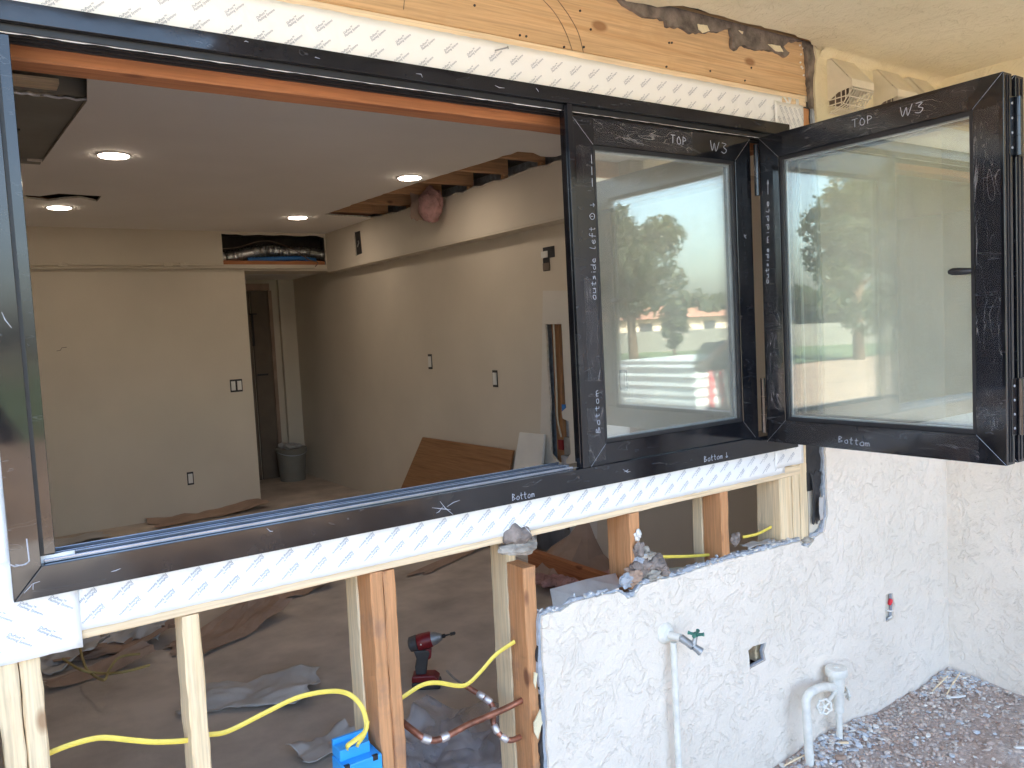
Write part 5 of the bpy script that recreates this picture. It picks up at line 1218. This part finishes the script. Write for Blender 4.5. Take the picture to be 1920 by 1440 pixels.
# patio cover over the right half of the terrace; its brown side edge shows at the top of the reflection
wg = thing('patio_cover', 'grey patio cover with a brown edge board over the open sash, seen in the reflection', 'patio roof', (2.4, -1.6, 2.7))
part(MB().box(.96, XR+.3, -1.95, -.89, 2.715, 2.79), 'roof_slab', 'patio', wg)
part(MB().box(.92, .957, -1.95, -.89, 2.60, 2.84), 'edge_board', 'fascia', wg)
part(MB().box(.958, XR+.3, -1.99, -1.952, 2.62, 2.84), 'front_board', 'old_wood_x', wg)
part(MB().box(XR-.12, XR-.005, -1.94, -1.84, 0, 2.714), 'post', 'fascia', wg)

# ------------------------------------------------------------------ THE PHOTOGRAPHER (seen only in the glass)
def figure():
    base = Vector((CAM.x, CAM.y, 0)); f2 = Vector((fw.x, fw.y, 0)).normalized(); r2 = Vector((f2.y, -f2.x, 0))
    def p(r_, f_, z): return base+r2*r_+f2*f_+Vector((0, 0, z))
    bk = -.34; J = {}
    V = [('pelvis', p(0.06, bk, .96), .15), ('spine', p(.06, bk-.01, 1.18), .145), ('chest', p(.06, bk, 1.36), .16), ('neck', p(.06, bk+.01, 1.52), .058), ('head0', p(.06, bk+.03, 1.60), .085), ('head1', p(.06, bk+.03, 1.70), .095),
         ('shR', p(.25, bk+.01, 1.44), .062), ('elR', p(.40, bk+.12, 1.30), .045), ('wrR', p(.14, bk+.24, 1.56), .030), ('haR', p(.09, bk+.27, 1.62), .034),
         ('shL', p(-.13, bk+.01, 1.44), .062), ('elL', p(-.20, bk+.03, 1.16), .045), ('wrL', p(-.18, bk+.14, .94), .030), ('haL', p(-.18, bk+.17, .86), .034),
         ('hiR', p(.15, bk, .90), .10), ('knR', p(.17, bk+.02, .50), .062), ('anR', p(.17, bk, .09), .042), ('toR', p(.18, bk+.17, .04), .038),
         ('hiL', p(-.03, bk, .90), .10), ('knL', p(-.05, bk+.02, .50), .062), ('anL', p(-.05, bk, .09), .042), ('toL', p(-.06, bk+.17, .04), .038)]
    ix = {n_: i for i, (n_, _, _) in enumerate(V)}
    E_ = [('pelvis', 'spine'), ('spine', 'chest'), ('chest', 'neck'), ('neck', 'head0'), ('head0', 'head1'), ('chest', 'shR'), ('shR', 'elR'), ('elR', 'wrR'), ('wrR', 'haR'), ('chest', 'shL'), ('shL', 'elL'), ('elL', 'wrL'), ('wrL', 'haL'),
          ('pelvis', 'hiR'), ('hiR', 'knR'), ('knR', 'anR'), ('anR', 'toR'), ('pelvis', 'hiL'), ('hiL', 'knL'), ('knL', 'anL'), ('anL', 'toL')]
    def skin(name, names, mats, grow_=0, extra=()):
        vv = [(n_, co, r_) for n_, co, r_ in V if n_ in names]; id2 = {n_: i for i, (n_, _, _) in enumerate(vv)}
        me = bpy.data.meshes.new(name); me.from_pydata([tuple(c-base) for _, c, _ in vv], [(id2[a], id2[b]) for a, b in E_ if a in id2 and b in id2], [])
        o = bpy.data.objects.new(name, me); S.collection.objects.link(o); o.modifiers.new('skin', 'SKIN')
        me.skin_vertices[0]  if me.skin_vertices else None
        for i, (_, _, r_) in enumerate(vv):
            sv = me.skin_vertices[0].data[i]; sv.radius = (r_+grow_, (r_+grow_)*.82); sv.use_root = (i == 0)
        s_ = o.modifiers.new('sub', 'SUBSURF'); s_.levels = 2; s_.render_levels = 2
        me.materials.append(MT[mats]); o.parent = pr; return o
    global pr
    pr = thing('person', 'person in dark clothes holding up a phone, reflected in the window glass', 'person', base)
    skin('body', [v[0] for v in V], 'skin')
    skin('shirt', ['pelvis', 'spine', 'chest', 'neck', 'shR', 'elR', 'shL', 'elL'], 'shirt', .032)
    skin('trousers', ['pelvis', 'hiR', 'knR', 'anR', 'hiL', 'knL', 'anL'], 'jeans', .030)
    bmh = bmesh.new(); bmesh.ops.create_icosphere(bmh, subdivisions=3, radius=1); hc = p(.06, bk+.005, 1.72); mb = MB(); vs = []
    for v in bmh.verts:
        c = v.co; q_ = hc+r2*(c.x*.088)+f2*(c.y*.105-.012)+Vector((0, 0, max(c.z, -.55)*.10+.02)); vs.append(q_)
    mb.add(vs, [tuple(v.index for v in f.verts) for f in bmh.faces], 0, True); bmh.free(); part(mb, 'hair', 'hair', pr)
    fc = p(.06, bk+.105, 1.70)
    for e in (-1, 1):
        part(MB().lathe(fc+r2*.032*e+Vector((0, 0, .005)), f2, [(0, .012), (.004, .010), (.006, 0)], 10), 'eye', 'gray_cap', pr)
        part(MB().lathe(p(.06+.088*e, bk+.02, 1.69), r2*e, [(0, .022), (.008, .026), (.012, .01)], 10), 'ear', 'skin', pr)
    part(MB().tube([fc+Vector((0, 0, .012)), fc+f2*.022-Vector((0, 0, .03)), fc+f2*.004-Vector((0, 0, .038))], [.007, .013, .006], 8), 'nose', 'skin', pr)
    part(MB().tube([fc-r2*.022-Vector((0, 0, .062)), fc+f2*.008-Vector((0, 0, .063)), fc+r2*.022-Vector((0, 0, .062))], [.003, .006, .003], 8), 'mouth', 'redw', pr)
    hand_c = p(.09, bk+.27, 1.62)
    for k in range(4):
        a = hand_c+Vector((0, 0, .035-.02*k))+r2*-.01; part(MB().tube(smooth_path([a, a+f2*.03-r2*.015, a+f2*.035-r2*.045], 4), [.010]*8+[.008], 8), 'finger', 'skin', pr)
    a = hand_c+Vector((0, 0, -.02)); part(MB().tube([a, a-f2*.0+Vector((0, 0, -.01))-r2*.03, a-r2*.05+f2*.01], [.012, .011, .009], 8), 'thumb', 'skin', pr)
    ph = thing('phone', 'dark phone held up by the photographer, reflected in the glass', 'phone', CAM-fw*.03)
    mb = MB(); T_ = Matrix((rt, fw, up)).transposed().to_4x4(); T_.translation = CAM-fw*.035-up*.045+rt*.005
    mb.box(-.037, .037, -.004, .004, -.075, .075, 0, T_); part(mb, 'case', 'black', ph)
figure()
